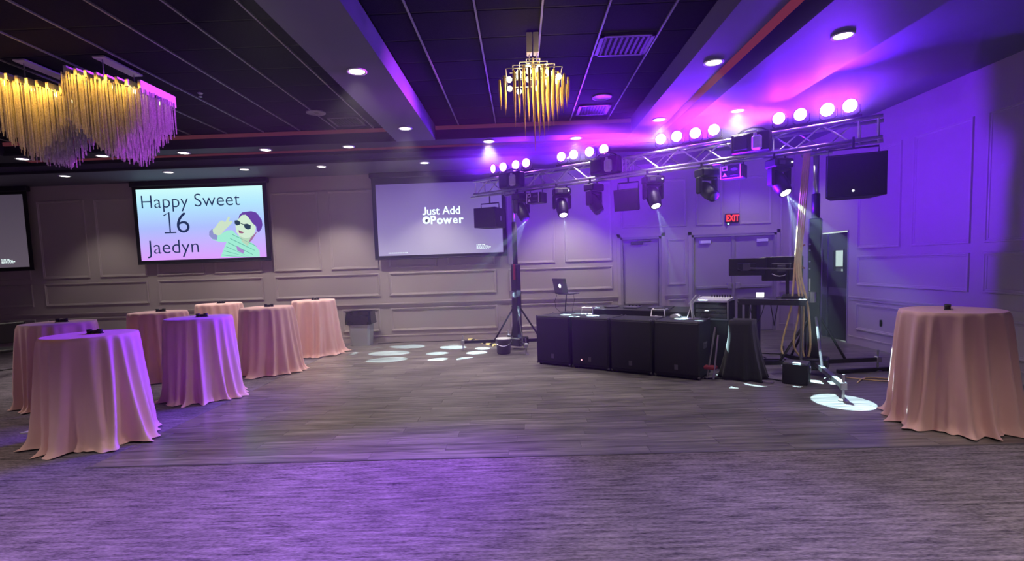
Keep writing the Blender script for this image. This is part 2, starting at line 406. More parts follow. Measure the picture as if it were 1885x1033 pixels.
# crown mouldings on the recess faces, upper lip of bay ends
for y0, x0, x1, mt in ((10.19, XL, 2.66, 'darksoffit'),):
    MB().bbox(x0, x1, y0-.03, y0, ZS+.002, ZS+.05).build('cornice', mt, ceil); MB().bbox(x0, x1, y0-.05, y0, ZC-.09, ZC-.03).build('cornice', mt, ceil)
for x0, x1 in ((LX0, LX1), (BX0, BX1)):
    MB().bbox(x0, x1, 8.655, 8.68, ZS, ZS+.04).build('cornice', 'darksoffit', ceil)
    tag(MB().bbox(x0+.01, x1-.01, 8.65, 8.679, ZC-.085, ZC-.03).build('cove_light', 'red_glow'), 'dim red cove light strip at the far end of the %s tiled ceiling bay' % ('wide left' if x0 < -3 else 'chandelier'), 'light')  # emissive strips stand in for cove light falling on the ceiling edges
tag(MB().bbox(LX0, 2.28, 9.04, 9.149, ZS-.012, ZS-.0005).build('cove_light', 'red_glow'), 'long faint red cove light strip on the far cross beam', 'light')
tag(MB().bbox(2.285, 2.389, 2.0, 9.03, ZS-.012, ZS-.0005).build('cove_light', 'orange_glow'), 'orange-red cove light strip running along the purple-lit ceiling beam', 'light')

# ------------------------------------------------------------------ doors
def far_door(name, x0, x1, leaves):
    d = link(name, None, None, ((x0+x1)/2, YF, 0)); d['kind'] = 'structure'
    w = x1-x0; h = w/2
    f = MB(); f.bbox(-h, -h+.05, -.012, .12, 0, DZ); f.bbox(h-.05, h, -.012, .12, 0, DZ); f.bbox(-h, h, -.012, .12, DZ-.05, DZ)
    f.build('door_frame', 'frame', d)
    c = MB()
    c.bbox(-h-.07, -h, -.02, 0, 0, DZ+.07); c.bbox(h, h+.07, -.02, 0, 0, DZ+.07); c.bbox(-h-.07, h+.07, -.02, 0, DZ, DZ+.07)
    c.build('casing', 'trim', d)
    iw = (w-.1)/leaves
    for k in range(leaves):
        a = -h+.05+k*iw
        leaf = MB().bbox(a+.004, a+iw-.004, .06, .105, .01, DZ-.054).build('door_leaf', 'door', d)
        if leaves == 2:
            MB().cbox((a+iw*(.30 if k == 0 else .72), .03, DZ-.16), (.24, .06, .07), .008).build('door_closer', 'white', d)
            pb = MB(); pb.cbox((a+iw/2, .02, 1.0), (iw*.86, .05, .06), .01); pb.cbox((a+(iw-.09 if k == 0 else .09), .025, 1.02), (.1, .07, .13), .01)
            pb.build('push_bar', 'frame', d)
        else:
            MB().bbox(a+.03, a+iw-.03, .045, .06, .72, DZ-.2).build('upper_panel', 'door', d)
            cl = MB(); cl.cbox((a+.32, .02, DZ-.13), (.26, .06, .06), .008); cl.tube((a+.32, .0, DZ-.10), (a+.62, -.02, DZ-.09), .012)
            cl.build('door_closer', 'greyplate', d)
            MB().cbox((a+iw/2, .025, .70), (iw*.9, .05, .05), .008).build('push_bar', 'frame', d)
    if leaves == 2: MB().bbox(-.035, .035, .03, .11, 0, DZ-.05).build('mullion', 'frame', d)
    return d
far_door('door_1', *D1, 1); far_door('door_2', *D2, 2)
# service door in the right wall: two dark leaves with small lit windows, lit room behind
d3 = link('door_3', None, None, (XR, (SD[0]+SD[1])/2, 0)); d3['kind'] = 'structure'
hw = (SD[1]-SD[0])/2
f = MB(); f.bbox(-.012, .2, -hw, -hw+.02, 0, SZ); f.bbox(-.012, .2, hw-.02, hw, 0, SZ); f.build('door_frame', 'frame', d3)
for s in (-1, 1):
    y0, y1 = (-hw+.024, -.010) if s < 0 else (.010, hw-.024)
    wy0, wy1 = (y0+y1)/2-.15, (y0+y1)/2+.15; z0, z1 = 1.31, 1.71; top = SZ-.028
    lf = MB()
    lf.bbox(.03, .07, y0, wy0, .012, top); lf.bbox(.03, .07, wy1, y1, .012, top); lf.bbox(.03, .07, wy0, wy1, .012, z0); lf.bbox(.03, .07, wy0, wy1, z1, top)
    leaf = lf.build('door_leaf', 'doorblack', d3)
    wf = MB(); t = .022
    wf.bbox(.02, .03, wy0-t, wy0+.004, z0-t, z1+t); wf.bbox(.02, .03, wy1-.004, wy1+t, z0-t, z1+t); wf.bbox(.02, .03, wy0, wy1, z0-t, z0+.004); wf.bbox(.02, .03, wy0, wy1, z1-.004, z1+t)
    wf.build('window_frame', 'blackmetal', leaf)
    MB().bbox(.045, .055, wy0, wy1, z0, z1).build('pane', mat('door_glass', (.9, 1, .97), .05, trans=1, noise=(3, .02)), leaf)
    MB().bbox(.026, .03, y0+.02, y1-.02, .85, 1.0).build('push_plate', 'greyplate', leaf)
MB().bbox(.045, .05, -.0095, .0095, .02, SZ-.03).build('lit_gap', 'lit_room', d3); MB().bbox(.045, .05, -hw+.02, hw-.02, SZ-.027, SZ-.004).build('lit_gap', 'lit_room', d3)  # emissive strips imitate light leaking through the door gaps
MB().bbox(.0, .03, -.012, -.0095, .02, SZ-.03).build('edge_strip', 'steel', d3)
lr = MB().bbox(XR+.75, XR+.8, SD[0]-.4, SD[1]+.4, 0, 2.6).build('wall_service_room', 'lit_room'); struct(lr)
bx = MB(); bx.cbox((XR+.6, 9.6, 1.40), (.2, .5, .06), .01); bx.cbox((XR+.6, 9.75, 1.55), (.15, .2, .22), .02); bx.cbox((XR+.6, 10.3, 1.36), (.2, 1.4, .05), .01); bx.cbox((XR+.6, 9.65, .67), (.2, .05, 1.34), .01); bx.cbox((XR+.6, 10.95, .67), (.2, .05, 1.34), .01)
tag(bx.build('service_shelf', 'greyplate'), 'grey shelf seen through the small lit window of the dark service door', 'shelf')

# ------------------------------------------------------------------ ceiling fixtures
def downlight(x, y, label, watts, z=ZS, size=95):
    t = thing('downlight', label, 'downlight', (x, y, z))
    if not hasattr(downlight, 'a'):
        downlight.a = MB().lathe([(.105, -.001), (.105, -.010), (.092, -.014), (.080, -.006), (.076, -.0012)], 24).build('trim_ring', 'white', t, smooth=True).data
        downlight.b = MB().lathe([(.001, -.008), (.078, -.008), (.078, -.002), (.001, -.002)], 24).build('lamp_lens', 'lens_white', t).data
    else:
        link('trim_ring', downlight.a, t); link('lamp_lens', downlight.b, t)
    spot('downlight_beam', (0, 0, -.03), (0, 0, -1), watts, WARM, size, .6, .06, t)
    t['group'] = 'recessed ceiling downlights'
    return t
for i, x in enumerate((-8.5, -7.10, -5.69, -4.28, -2.86, -.48, .99)):
    downlight(x, 8.88, 'recessed white downlight on the far cross beam, number %s from the left end' % ('one two three four five six seven'.split()[i]), DOWN_W*(.3, .35, .5, .6, .75, .75, .6)[i])
for i, x in enumerate((-9.17, -7.04, -5.49, -3.93, -1.86, 1.0)):
    LW = (.4, .6, .8, 1.1, 1.3, 1.5)[i]
    downlight(x, 10.45, ['recessed downlight in the far soffit left of the birthday screen', 'recessed downlight in the far soffit above the left half of the birthday screen',
              'recessed downlight in the far soffit above the right half of the birthday screen', 'recessed downlight in the far soffit between the two big screens',
              'recessed downlight in the far soffit above the Just Add Power screen', 'recessed downlight in the far soffit hidden behind the purple par cans'][i], DOWN_W*LW)
for y, l, w in ((7.88, 'far downlight at the end of the grey beam beside the purple-lit edge', 1), (5.60, 'large glowing downlight midway along the grey ceiling beam', 1),
                (3.3, 'downlight on the grey beam above the photographer', 1), (1.0, 'downlight on the grey beam just behind the photographer', 1)):
    downlight(-1.67, y, l, DOWN_W*w)
for y, l in ((7.93, 'far downlight on the purple beam near the red strip'), (5.75, 'bright downlight on the purple beam beside the orange strip')):
    downlight(2.13, y, l, DOWN_W*.6)
for y, l in ((7.62, 'small pale downlight in the purple soffit above the truss'), (5.20, 'big downlight in the purple soffit nearest the right wall')):
    downlight(3.16, y, l, DOWN_W*(.7 if y > 6 else .25), size=115)
for x, y, z, l in ((3.16, 10.0, ZS, 'recessed downlight above the double doors, hidden by the truss'), (4.9, 10.4, ZC-.02, 'recessed downlight in the far right ceiling recess, hidden by the truss')):
    downlight(x, y, l, DOWN_W*.38, z, 110)  # downlights added to brighten the wall around the doors
for i, (x, y) in enumerate(((-9.0, 6.0), (-9.0, 3.0), (-5.2, -1.5), (-1.67, -1.5), (2.13, -.5), (3.16, 1.0), (-6.5, 1.0), (-9, .0))):
    downlight(x, y, 'recessed downlight %s, out of frame behind the photographer' % 'A B C D E F G H'.split()[i], DOWN_NEAR_W*(.45 if x <= -9 else 1.7 if x < -3 else 1), ZS if x in (-1.67, 2.13, 3.16, -9.0, -9) else ZC-.01, 110)

def vent(x0, x1, y0, y1, label):
    t = thing('ceiling_vent', label, 'vent', ((x0+x1)/2, (y0+y1)/2, ZC-.012)); w, d = (x1-x0)/2, (y1-y0)/2
    m = MB(); m.bbox(-w, w, -d, -d+.04, -.012, 0); m.bbox(-w, w, d-.04, d, -.012, 0); m.bbox(-w, -w+.04, -d, d, -.012, 0); m.bbox(w-.04, w, -d, d, -.012, 0)
    m.build('frame', 'greyplate', t); MB().bbox(-w+.03, w-.03, -d+.03, d-.03, -.004, .0).build('backing', 'gap', t)
    n = 9
    for i in range(n):
        x = -w+.06+(2*w-.12)*i/(n-1)
        MB().box((x, 0, -.008), (.03, 2*d-.08, .004), m=Matrix.Rotation(.6, 3, 'Y')).build('slat', 'black', t)
vent(.90, 1.47, 5.55, 6.08, 'large square slatted vent beside the center chandelier')
vent(.94, 1.42, 7.9, 8.4, 'smaller slatted vent at the far end of the chandelier bay')
vent(-2.9, -2.42, 8.02, 8.50, 'slatted vent at the far end of the left tiled bay')
for x, y, l in ((1.22, 7.55, 'round ceiling speaker between the two vents of the chandelier bay'), (-2.95, 7.75, 'round ceiling speaker in front of the left bay vent')):
    t = thing('ceiling_speaker', l, 'speaker', (x, y, ZC-.008))
    MB().lathe([(.14, 0), (.14, -.012), (.125, -.016), (.12, -.010)], 28).build('rim', 'grid', t, smooth=True)
    MB().lathe([(.001, -.011), (.122, -.008), (.122, -.004), (.001, -.004)], 28).build('grille', 'greyplate', t)
t = thing('sprinkler_head', 'small chrome sprinkler head in the left tiled ceiling bay', 'sprinkler', (-4.05, 6.75, ZC-.012))
MB().lathe([(.035, 0), (.03, -.01), (.012, -.014), (.010, -.04), (.022, -.045), (.022, -.05)], 12).build('body', 'steel', t, smooth=True)

# ------------------------------------------------------------------ projection screens
def screen(label, x0, x1, z0, z1, image):
    t = thing('projection_screen', label, 'screen', ((x0+x1)/2, YF-.14, z0)); w = (x1-x0)/2; h = z1-z0
    b = .09
    MB().bbox(-w-b, w+b, .01, .022, -b*.8, ZS-z0-.02).build('black_border', 'screenblack', t)
    MB().tube((-w-b, .016, -b*.8), (w+b, .016, -b*.8), .014).build('weight_bar', 'blackmetal', t)
    MB().cbox((0, .03, ZS-z0-.06), (2*w+.26, .12, .11), .015).build('housing', 'black', t)
    img = MB().bbox(-w, w, .004, .0095, 0, h).build('projected_image', image, t)
    return t, img, w, h
s1, im1, w1, h1 = screen('projection screen with the Happy Sweet 16 birthday picture', -8.42, -5.615, 1.995, 3.555, 'birthday')
text('lettering', 'Happy Sweet', .41, 'textdark', im1, (-w1+.07, .002, 1.15), -.004, sx=1.02)
text('lettering', '6', .66, 'textdark', im1, (-w1+.82, .002, .59), -.006, sx=1.05)
jp = MB(); jp.path([(-w1+.58, .001, .975), (-w1+.70, .001, 1.045), (-w1+.70, .001, .60)], .014, 6); jp.build('lettering', 'textdark', im1); MB().bbox(-w1+.57, -w1+.83, -.002, .003, .588, .616).build('lettering', 'textdark', im1)
text('lettering', 'Jaedyn', .43, 'textdark', im1, (-w1+.17, .002, .15), -.004, sx=1.04)
# portrait on the slide: crop coords of the slide -> metres on the screen
def pic(name, poly, col, layer):
    def cv(p):    # crop pixel (826x1033) -> (u,v); slide right edge, bottom edge in that crop are about x=745+..., y=930
        u = (p[0]-775)/826*120*2.805/230.5 + w1; v = (925-p[1]+(p[0]-775)*-.04)/1033*150*1.56/130.5
        return u, v
    pts = [cv(p) for p in poly]
    m = MB(); n = len(pts)
    m.prism(pts, lambda u, v, w: (max(-w1, min(w1, u)), .003-w, max(.0, min(h1, v))), 0, .0012*layer)
    return m.build(name, emis('slide_'+name, col, 1), im1)
sk = (.62, .78, .58)
pic('sweater', [(195, 930), (240, 830), (285, 735), (240, 745), (180, 735), (110, 710), (70, 660), (75, 610), (120, 572), (150, 620), (220, 640), (300, 595), (365, 590), (430, 660), (520, 710), (620, 760), (690, 850), (690, 925)], (.36, .86, .66), 1)
pic('cuff', [(70, 660), (75, 610), (120, 572), (122, 620), (175, 660), (165, 715), (110, 705)], (.28, .30, .62), 2)
pic('hand', [(120, 590), (160, 550), (205, 490), (245, 468), (285, 490), (330, 418), (350, 430), (330, 480), (370, 475), (378, 492), (320, 545), (280, 580), (215, 650), (170, 658), (125, 640)], sk, 2)
pic('neck', [(450, 660), (560, 690), (585, 640), (650, 640), (580, 730), (545, 790), (480, 740)], (.50, .70, .50), 2)
pic('face', [(455, 440), (490, 400), (550, 390), (600, 430), (650, 520), (665, 560), (640, 630), (585, 680), (520, 692), (450, 665), (415, 610), (410, 540), (430, 480)], (.66, .86, .66), 3)
pic('hair', [(455, 450), (470, 400), (510, 365), (560, 358), (620, 350), (680, 365), (710, 400), (745, 460), (750, 520), (735, 570), (700, 615), (675, 600), (670, 540), (630, 505), (590, 440), (550, 395), (500, 400)], (.13, .05, .36), 4)
pic('hair_lock', [(640, 640), (690, 590), (650, 650), (600, 720), (560, 745), (590, 690)], (.36, .16, .32), 4)
for q in ([(405, 470), (440, 465), (475, 485), (468, 520), (430, 532), (405, 510)], [(515, 515), (560, 508), (605, 530), (598, 575), (560, 582), (525, 560)]):
    pic('sunglasses', q, (.02, .05, .08), 5)
pic('bridge', [(470, 492), (520, 518), (518, 528), (468, 502)], (.02, .06, .08), 5)
pic('mouth', [(445, 590), (480, 605), (520, 615), (490, 632), (450, 625)], (.30, .08, .18), 4)
pic('emblem', [(405, 790), (440, 805), (465, 830), (500, 850), (485, 885), (440, 865), (410, 845)], (.40, .24, .62), 3)
for k in range(6):
    y = 640+k*52; x0 = 360-k*28
    pic('stripe', [(x0, y), (x0+300, y+150), (x0+300, y+157), (x0, y+8)], (.10, .40, .34), 2)

s2, im2, w2, h2 = screen('projection screen showing Just Add Power in white letters', -3.12, -.38, 1.925, 3.475, 'idle')
text('lettering', 'ust Add', .245, 'textwhite', im2, (-.28, .002, .865), .003, sx=.96)
jp = MB(); jp.path([(-.30, .001, 1.03), (-.30, .001, .915), (-.312, .001, .882), (-.338, .001, .872), (-.362, .001, .885)], .0155, 6); jp.build('lettering', 'textwhite', im2)
for ch, xx in zip('Power', (-.205, -.062, .085, .285, .42)): text('lettering', ch, .245, 'textwhite', im2, (xx, .002, .665), .003 if ch == 'e' else .0075)
lg = MB().lathe([(.001, 0), (.083, 0), (.083, .003), (.001, .003)], 24, (-.29, .0025, .75), Matrix.Rotation(PI/2, 3, 'X')).build('plug_logo', 'textwhite', im2)
MB().bbox(-.30, -.235, -.0045, -.0015, .757, .769).build('logo_bar', 'screenblack', im2); MB().lathe([(.001, 0), (.03, 0), (.03, .002), (.001, .002)], 14, (-.285, -.0015, .735), Matrix.Rotation(PI/2, 3, 'X')).build('logo_core', 'screenblack', im2)
def tiny(parent, x, z, rows, u=.026):
    r = random.Random(3); m = MB()
    for k, n in enumerate(rows):
        xx = x
        while xx < x+n:
            l = r.uniform(.01, .035); m.bbox(xx, xx+l, .001, .0025, z-k*u, z-k*u+.015); xx += l+r.uniform(.006, .02)
    m.build('small_print', 'textwhite', parent)
tiny(im2, .79, .17, (.17, .24, .29, .26)); tiny(im2, -w2+.22, .05, (.42,))
s0, im0, w0, h0 = screen('dim projection screen cut off by the left edge of the picture', -13.3, -10.97, 1.95, 3.55, 'idle2')
tiny(im0, w0-.62, .17, (.17, .24, .29, .26))

# ------------------------------------------------------------------ exit sign, outlets
t = thing('exit_sign', 'lit red exit sign above the double doors', 'sign', (4.64, YF-.03, 2.50))
MB().cbox((0, 0, 0), (.29, .05, .20), .01).build('housing', 'black', t)
text('lettering', 'EXIT', .19, 'exitred', t, (0, -.027, -.065), .006, align='CENTER', sx=.72)
MB().lathe([(.001, 0), (.018, 0), (.022, .02), (.001, .025)], 12, (-.09, -.03, -.125), Matrix.Rotation(-PI/2, 3, 'X')).build('indicator_lamp', 'cyanled', t)
MB().cbox((-.09, 0, -.125), (.05, .04, .05), .008).build('lamp_box', 'greyplate', t)
def outlet(loc, rz, label, m='ivory'):
    t = thing('wall_outlet', label, 'outlet', loc, rz)
    MB().cbox((0, -.004, 0), (.075, .008, .12), .003).build('plate', m, t)
    for s in (-1, 1): MB().cbox((0, -.009, s*.025), (.034, .004, .03), .003).build('socket', m, t)
outlet((-4.02, YF, .45), 0, 'wall outlet beside the gray trash can')
outlet((-.46, YF, .46), 0, 'wall outlet on the far wall beside the left lift tower')
outlet((XR, 8.71, .46), PI/2, 'dark wall outlet on the right wall near the service door', 'greyplate')

# ------------------------------------------------------------------ tablecloths on cocktail tables
def cloth(seed, R=.40, H=1.078, hem=.52, nf=19, drags=()):
    r = random.Random(seed); N = 264
    cent = [(i + r.uniform(-.3, .3))/nf*2*PI for i in range(nf)]; amp = [r.uniform(.55, 1.25) for _ in range(nf)]
    wid = [r.uniform(.075, .13) for _ in range(nf)]; lean = [r.uniform(-.16, .16) for _ in range(nf)]
    pud = [r.uniform(0, 1) for _ in range(nf)]
    ph = [r.uniform(0, 6.28) for _ in range(4)]
    rows = []
    for rr in (0.0, .12, .25, .36, .388): rows.append([(rr*math.cos(2*PI*i/N), rr*math.sin(2*PI*i/N), H) for i in range(N)])
    rows.append([(.398*math.cos(2*PI*i/N), .398*math.sin(2*PI*i/N), H-.003) for i in range(N)])
    nu = 30
    for k in range(1, nu+1):
        u = k/nu; ring = []
        for i in range(N):
            th = 2*PI*i/N; wv = 0; pf = 0
            for c, a, w, le, pu in zip(cent, amp, wid, lean, pud):
                d = (th-c-le*u*u+PI) % (2*PI)-PI
                e = math.exp(-(d/w)**2); wv += a*e; pf += pu*math.exp(-(d/(w*1.3))**2)
            wv += .07*math.sin(31*th+ph[0]+2*u)*u + .12*math.sin(7*th+ph[1])*u
            rad = R + (hem-.075-R)*u**.85 + (.010+.125*u**.6)*(wv-.35)*.72
            z = H*(1-u) - .004
            dz = 0
            for an, wd, ex in drags:
                d = (th-an+PI) % (2*PI)-PI; e = math.exp(-(d/wd)**2); rad += ex*e*u**2.2
            if u > .9:
                q = (u-.9)/.1; rad += q*q*(.03+.05*pf) + .012*q*math.sin(31*th+ph[2]); z = max(z, .004+.012*abs(math.sin(9*th+ph[3]))*q)
            if u > .55: rad += .006*math.sin(40*u+5*math.sin(3*th+ph[1]))*(u-.55)
            ring.append((rad*math.cos(th), rad*math.sin(th), max(z, .004)))
        rows.append(ring)
    m = MB(); m.v = [(0, 0, H)] + [p for ring in rows[1:] for p in ring]
    m.f = [(0, 1+i, 1+(i+1) % N) for i in range(N)]
    for k in range(len(rows)-2):
        for i in range(N): a = 1+k*N; m.f.append((a+i, a+N+i, a+N+(i+1) % N, a+(i+1) % N))
    return m
tables = [(-4.37, 5.10, 'salmon cloth on the tall table nearest the camera, purple-lit on one side', dict(seed=11, hem=.53, drags=((-.15, .22, .13), (-1.0, .2, .05)))),
          (-6.11, 6.65, 'salmon cloth on the tall table directly behind the nearest one, by the folding chair', dict(seed=22, hem=.50)),
          (-5.79, 8.07, 'salmon cloth on the middle-row table half hidden behind the second nearest table', dict(seed=33, hem=.50)),
          (-4.32, 6.78, 'salmon cloth on the second nearest tall table of the left cluster, purple streaks', dict(seed=44, hem=.52, drags=((-.1, .25, .10),))),
          (-5.89, 9.90, 'salmon cloth on the back-row table below the birthday screen, mostly hidden', dict(seed=55, hem=.50)),
          (-4.22, 8.42, 'salmon cloth on the third table along the dance floor edge', dict(seed=66, hem=.53, drags=((-.2, .25, .06),))),
          (-4.11, 10.08, 'salmon cloth on the back table next to the trash can', dict(seed=77, hem=.53)),
          (4.05, 4.93, 'salmon cloth on the lone tall table at the right wall', dict(seed=91, hem=.53, nf=15, drags=((-.5, .3, .09), (-1.8, .4, .04))))]
for i, (x, y, lab, kw) in enumerate(tables):
    where = lab.split(' on ', 1)[1]
    tb = thing('cocktail_table', 'round high-top table hidden under the ' + where.split(',')[0].replace('tall ', '').replace('the ', '', 1) + ' cloth', 'table', (x, y, 0), 0, 'tall cocktail tables')
    MB().lathe([(.001, 1.045), (.37, 1.045), (.38, 1.05), (.38, 1.068), (.37, 1.072), (.001, 1.072)], 32).build('tabletop', 'greyplate', tb)
    MB().tube((0, 0, .03), (0, 0, 1.045), .035, n=12).build('pole', 'blackmetal', tb)
    MB().lathe([(.001, .0), (.28, .0), (.28, .012), (.06, .035), (.04, .06), (.001, .06)], 24).build('base', 'blackmetal', tb)
    c = cloth(**kw).build('tablecloth', 'cloth', None, (x, y, 0), smooth=True); tag(c, lab, 'tablecloth', 'salmon cloths on the cocktail tables')
    h = thing('candle_holder', 'black triple votive holder on the ' + where.split(',')[0].replace(' half hidden', ''), 'candle holder', (x+(.03 if x < 0 else -.02), y+.02, 1.079), .1 if x < 0 else .88, 'black votive holders on the tables')
    MB().cbox((0, 0, .004), (.15, .05, .008), .003).build('tray', 'black', h)
    for k in (-1, 0, 1):
        cpz = MB().lathe([(.001, .008), (.022, .008), (.026, .045 if k else .035), (.023, .045 if k else .035), (.019, .015), (.001, .014)], 14, (k*.05, 0, 0)).build('cup', 'black', h, smooth=True)
        MB().lathe([(.001, .014), (.018, .014), (.018, .026), (.001, .026)], 10, (k*.05, 0, 0)).build('candle', 'white' if k == 0 else 'greyplate', cpz)

# ------------------------------------------------------------------ chairs, bin, scraps
t = thing('banquet_chair', 'black metal banquet chair cut off by the left edge of the picture', 'chair', (-9.02, 8.75, 0), -.5)
MB().cbox((0, 0, .45), (.42, .42, .06), .02).build('seat', 'black', t)
MB().cbox((.235, 0, .76), (.035, .40, .36), .015, m=Matrix.Rotation(.16, 3, 'Y')).build('backrest', 'black', t)
for sy in (-1, 1):
    MB().path([(.26+.03, sy*.2, .93), (.235, sy*.2, .72), (.18, sy*.2, .45), (-.24, sy*.2, 0)], .012).build('leg', 'blackmetal', t)
    MB().path([(-.2, sy*.18, .44), (.05, sy*.19, .27), (.27, sy*.2, 0)], .012).build('leg', 'blackmetal', t)
MB().tube((.14, -.2, .12), (.14, .2, .12), .008).build('stretcher', 'blackmetal', t)
t = thing('trash_can', 'gray plastic trash can with a black liner against the far wall', 'trash can', (-3.52, 11.12, 0))
def sq(w, d, z, b=.04): return [(w-b, -d, z), (w, -d+b, z), (w, d-b, z), (w-b, d, z), (-w+b, d, z), (-w, d-b, z), (-w, -d+b, z), (-w+b, -d, z)]
def loft(rings, cap=True):
    m = MB(); m.v = [p for r_ in rings for p in r_]; n = len(rings[0])
    for k in range(len(rings)-1):
        for i in range(n): m.f.append((k*n+i, k*n+(i+1) % n, (k+1)*n+(i+1) % n, (k+1)*n+i))
    m.f.append(tuple(range(n-1, -1, -1)))
    if cap: m.f.append(tuple(range((len(rings)-1)*n, len(rings)*n)))
    return m
loft([sq(.20, .16, 0), sq(.245, .20, .70), sq(.235, .19, .70), sq(.19, .15, .05)]).build('bin_body', 'bin', t)
r = random.Random(5); rings = []
for z, e in ((.47, .012), (.48, .03), (.60, .028), (.70, .02), (.745, .022), (.74, -.01), (.45, -.04)):
    rings.append([(x+r.uniform(-.008, .008), y+r.uniform(-.008, .008), z+r.uniform(-.012, .012)*(z < .72)) for x, y, _ in sq(.245+e, .20+e, z)])
loft(rings).build('liner', 'liner', t)
t = tag(MB().prism([(0, 0), (.12, .02), (.15, .06), (.09, .09), (.02, .07)], lambda u, v, w: (u, v, w), .0, .012).build('paper_scrap', 'white', None, (-5.43, 5.32, 0.0)), 'white paper scrap on the carpet at the left picture edge', 'paper')

# ------------------------------------------------------------------ truss line
TL = Vector((-.08, 10.0, 0)); TDv = Vector((.8137, -.5812, 0)); TN = Vector((-.5812, -.8137, 0))   # TN faces the room
ANG = math.atan2(TDv.y, TDv.x)
def tw(t, off=0, z=0): p = TL + TDv*t + TN*off; return (p.x, p.y, z)
ZB, ZT = 3.055, 3.31; HB = .145
t0, t1 = -.90, 5.72
tr = thing('lighting_truss', 'long aluminium box truss spanning the two lift towers', 'truss', tw(0, 0, ZB), ANG)
# local frame: x along truss, -y towards the room
zt = ZT-ZB
for yy in (-HB, HB):
    for zz in (0, zt): MB().tube((t0, yy, zz), (t1, yy, zz), .024, n=10).build('chord', 'alu', tr, smooth=True)
pitch_ = .31
nb = int((t1-t0-.16)/pitch_)
fa = [MB().tube((0, y, 0), (pitch_, y, zt), .011, n=6).build('brace', 'alu', tr, (t0+.08, 0, 0)).data for y in (-HB, HB)]
fb = [MB().tube((0, y, zt), (pitch_, y, 0), .011, n=6).build('brace', 'alu', tr, (t0+.08+pitch_, 0, 0)).data for y in (-HB, HB)]
for i in range(2, nb):
    for s in (0, 1): link('brace', (fa if (i+s) % 2 == 0 else fb)[s], tr, (t0+.08+i*pitch_, 0, 0))
ta = MB().tube((0, -HB, zt), (pitch_, HB, zt), .010, n=6).build('brace', 'alu', tr, (t0+.08, 0, 0)).data
tb_ = MB().tube((0, HB, zt), (pitch_, -HB, zt), .010, n=6).build('brace', 'alu', tr, (t0+.08+pitch_, 0, 0)).data
for i in range(2, nb): link('brace', ta if i % 2 == 0 else tb_, tr, (t0+.08+i*pitch_, 0, 0))
for tt in (t0+.05, .55, 2.28, 2.34, 4.46, t1-.25, t1-.05):
    m = MB()
    for yy in (-HB, HB): m.tube((tt, yy, 0), (tt, yy, zt), .013, n=6)
    for zz in (0, zt): m.tube((tt, -HB, zz), (tt, HB, zz), .013, n=6)
    m.build('end_frame', 'alu', tr)
# front pipe for the heads
MB().tube((t0-.05, -HB-.02, -.055), (t1-.35, -HB-.02, -.055), .022, n=8).build('hanging_pipe', 'alu', tr, smooth=True)

def lift_tower(name, label, base, mast_h, legs, thick):
    t = thing(name, label, 'lift tower', (base[0], base[1], 0), ANG)
    MB().cbox((0, 0, .16), (.34, .30, .16), .02).build('base', 'blackmetal', t)
    MB().cbox((0, 0, mast_h/2+.1), (thick, thick, mast_h-.15), .012).build('mast', 'blackmetal', t)
    MB().tube((0, 0, mast_h-.05), (0, 0, 2.45), thick*.34, n=10).build('inner_mast', 'black', t, smooth=True)
    MB().tube((0, 0, 2.4), (0, 0, 2.95), thick*.25, n=10).build('upper_mast', 'steel', t, smooth=True)
    m = MB(); m.cbox((0, 0, 2.97), (.36, .10, .03), .006); m.cbox((0, -.12, 3.0), (.06, .28, .02), .004); m.cbox((.14, 0, 2.985), (.04, .32, .03), .004); m.cbox((-.14, 0, 2.985), (.04, .32, .03), .004)
    m.build('truss_cradle', 'steel', t)
    MB().tube((-.02, -thick*.5-.03, 1.0), (-.02, -thick*.5-.03, 1.14), .05, n=12).build('winch', 'steel', t)
    for a, ln in legs:
        ca, sa = math.cos(a), math.sin(a)
        lg = MB(); lg.box((ca*(.15+ln/2), sa*(.15+ln/2), .17), (ln, .055, .055), a); lg.build('outrigger', 'steel' if ln > 1.2 else 'blackmetal', t)
        jk = MB(); e = .12+ln; lg2 = jk.tube((ca*e, sa*e, .015), (ca*e, sa*e, .30), .014); jk.lathe([(.001, 0), (.05, 0), (.05, .012), (.02, .02), (.001, .02)], 12, (ca*e, sa*e, 0)); jk.cbox((ca*e, sa*e, .17), (.07, .07, .08), .008, a)
        jk.build('leveling_jack', 'steel', t)
        br = MB(); br.tube((ca*.07, sa*.07, .80), (ca*.46, sa*.46, .17), .017); br.build('brace', 'steel' if ln > 1.2 else 'blackmetal', t)
    return t
lt = lift_tower('lift_tower', 'black crank lift tower beside the gray bucket, carrying the far truss end', (-.11, 9.95), 1.62, [(PI+.62, .95), (.62, .75), (-.72, .55), (PI/2+.9, .6)], .14)
rt = lift_tower('lift_tower', 'tall black crank lift tower with tan cables at the near truss end', (3.98, 7.08), 2.10, [(-1.26, 1.30), (.70, .80), (PI+.55, .62), (PI/2+.8, .5)], .15)
MB().cbox((.03, -.085, 1.50), (.05, .02, .30), .006).build('red_tape', 'red', lt)
pts = [(-.11-.07*math.sin(a), -.09, 1.62+.16*math.cos(a)) for a in [PI*k/10 for k in range(11)]]
MB().path(pts, .012).build('crank_handle', 'red', rt, smooth=True)
for z in (1.45, 1.55, 1.70, 1.78): MB().lathe([(.001, 0), (.012, 0), (.012, .006), (.001, .006)], 8, (-.055, -.077, z), Matrix.Rotation(PI/2, 3, 'X')).build('bolt', 'steel', rt)
MB().bbox(-.06, -.045, -.082, -.076, 1.15, 1.32).build('rating_label', 'white', rt)

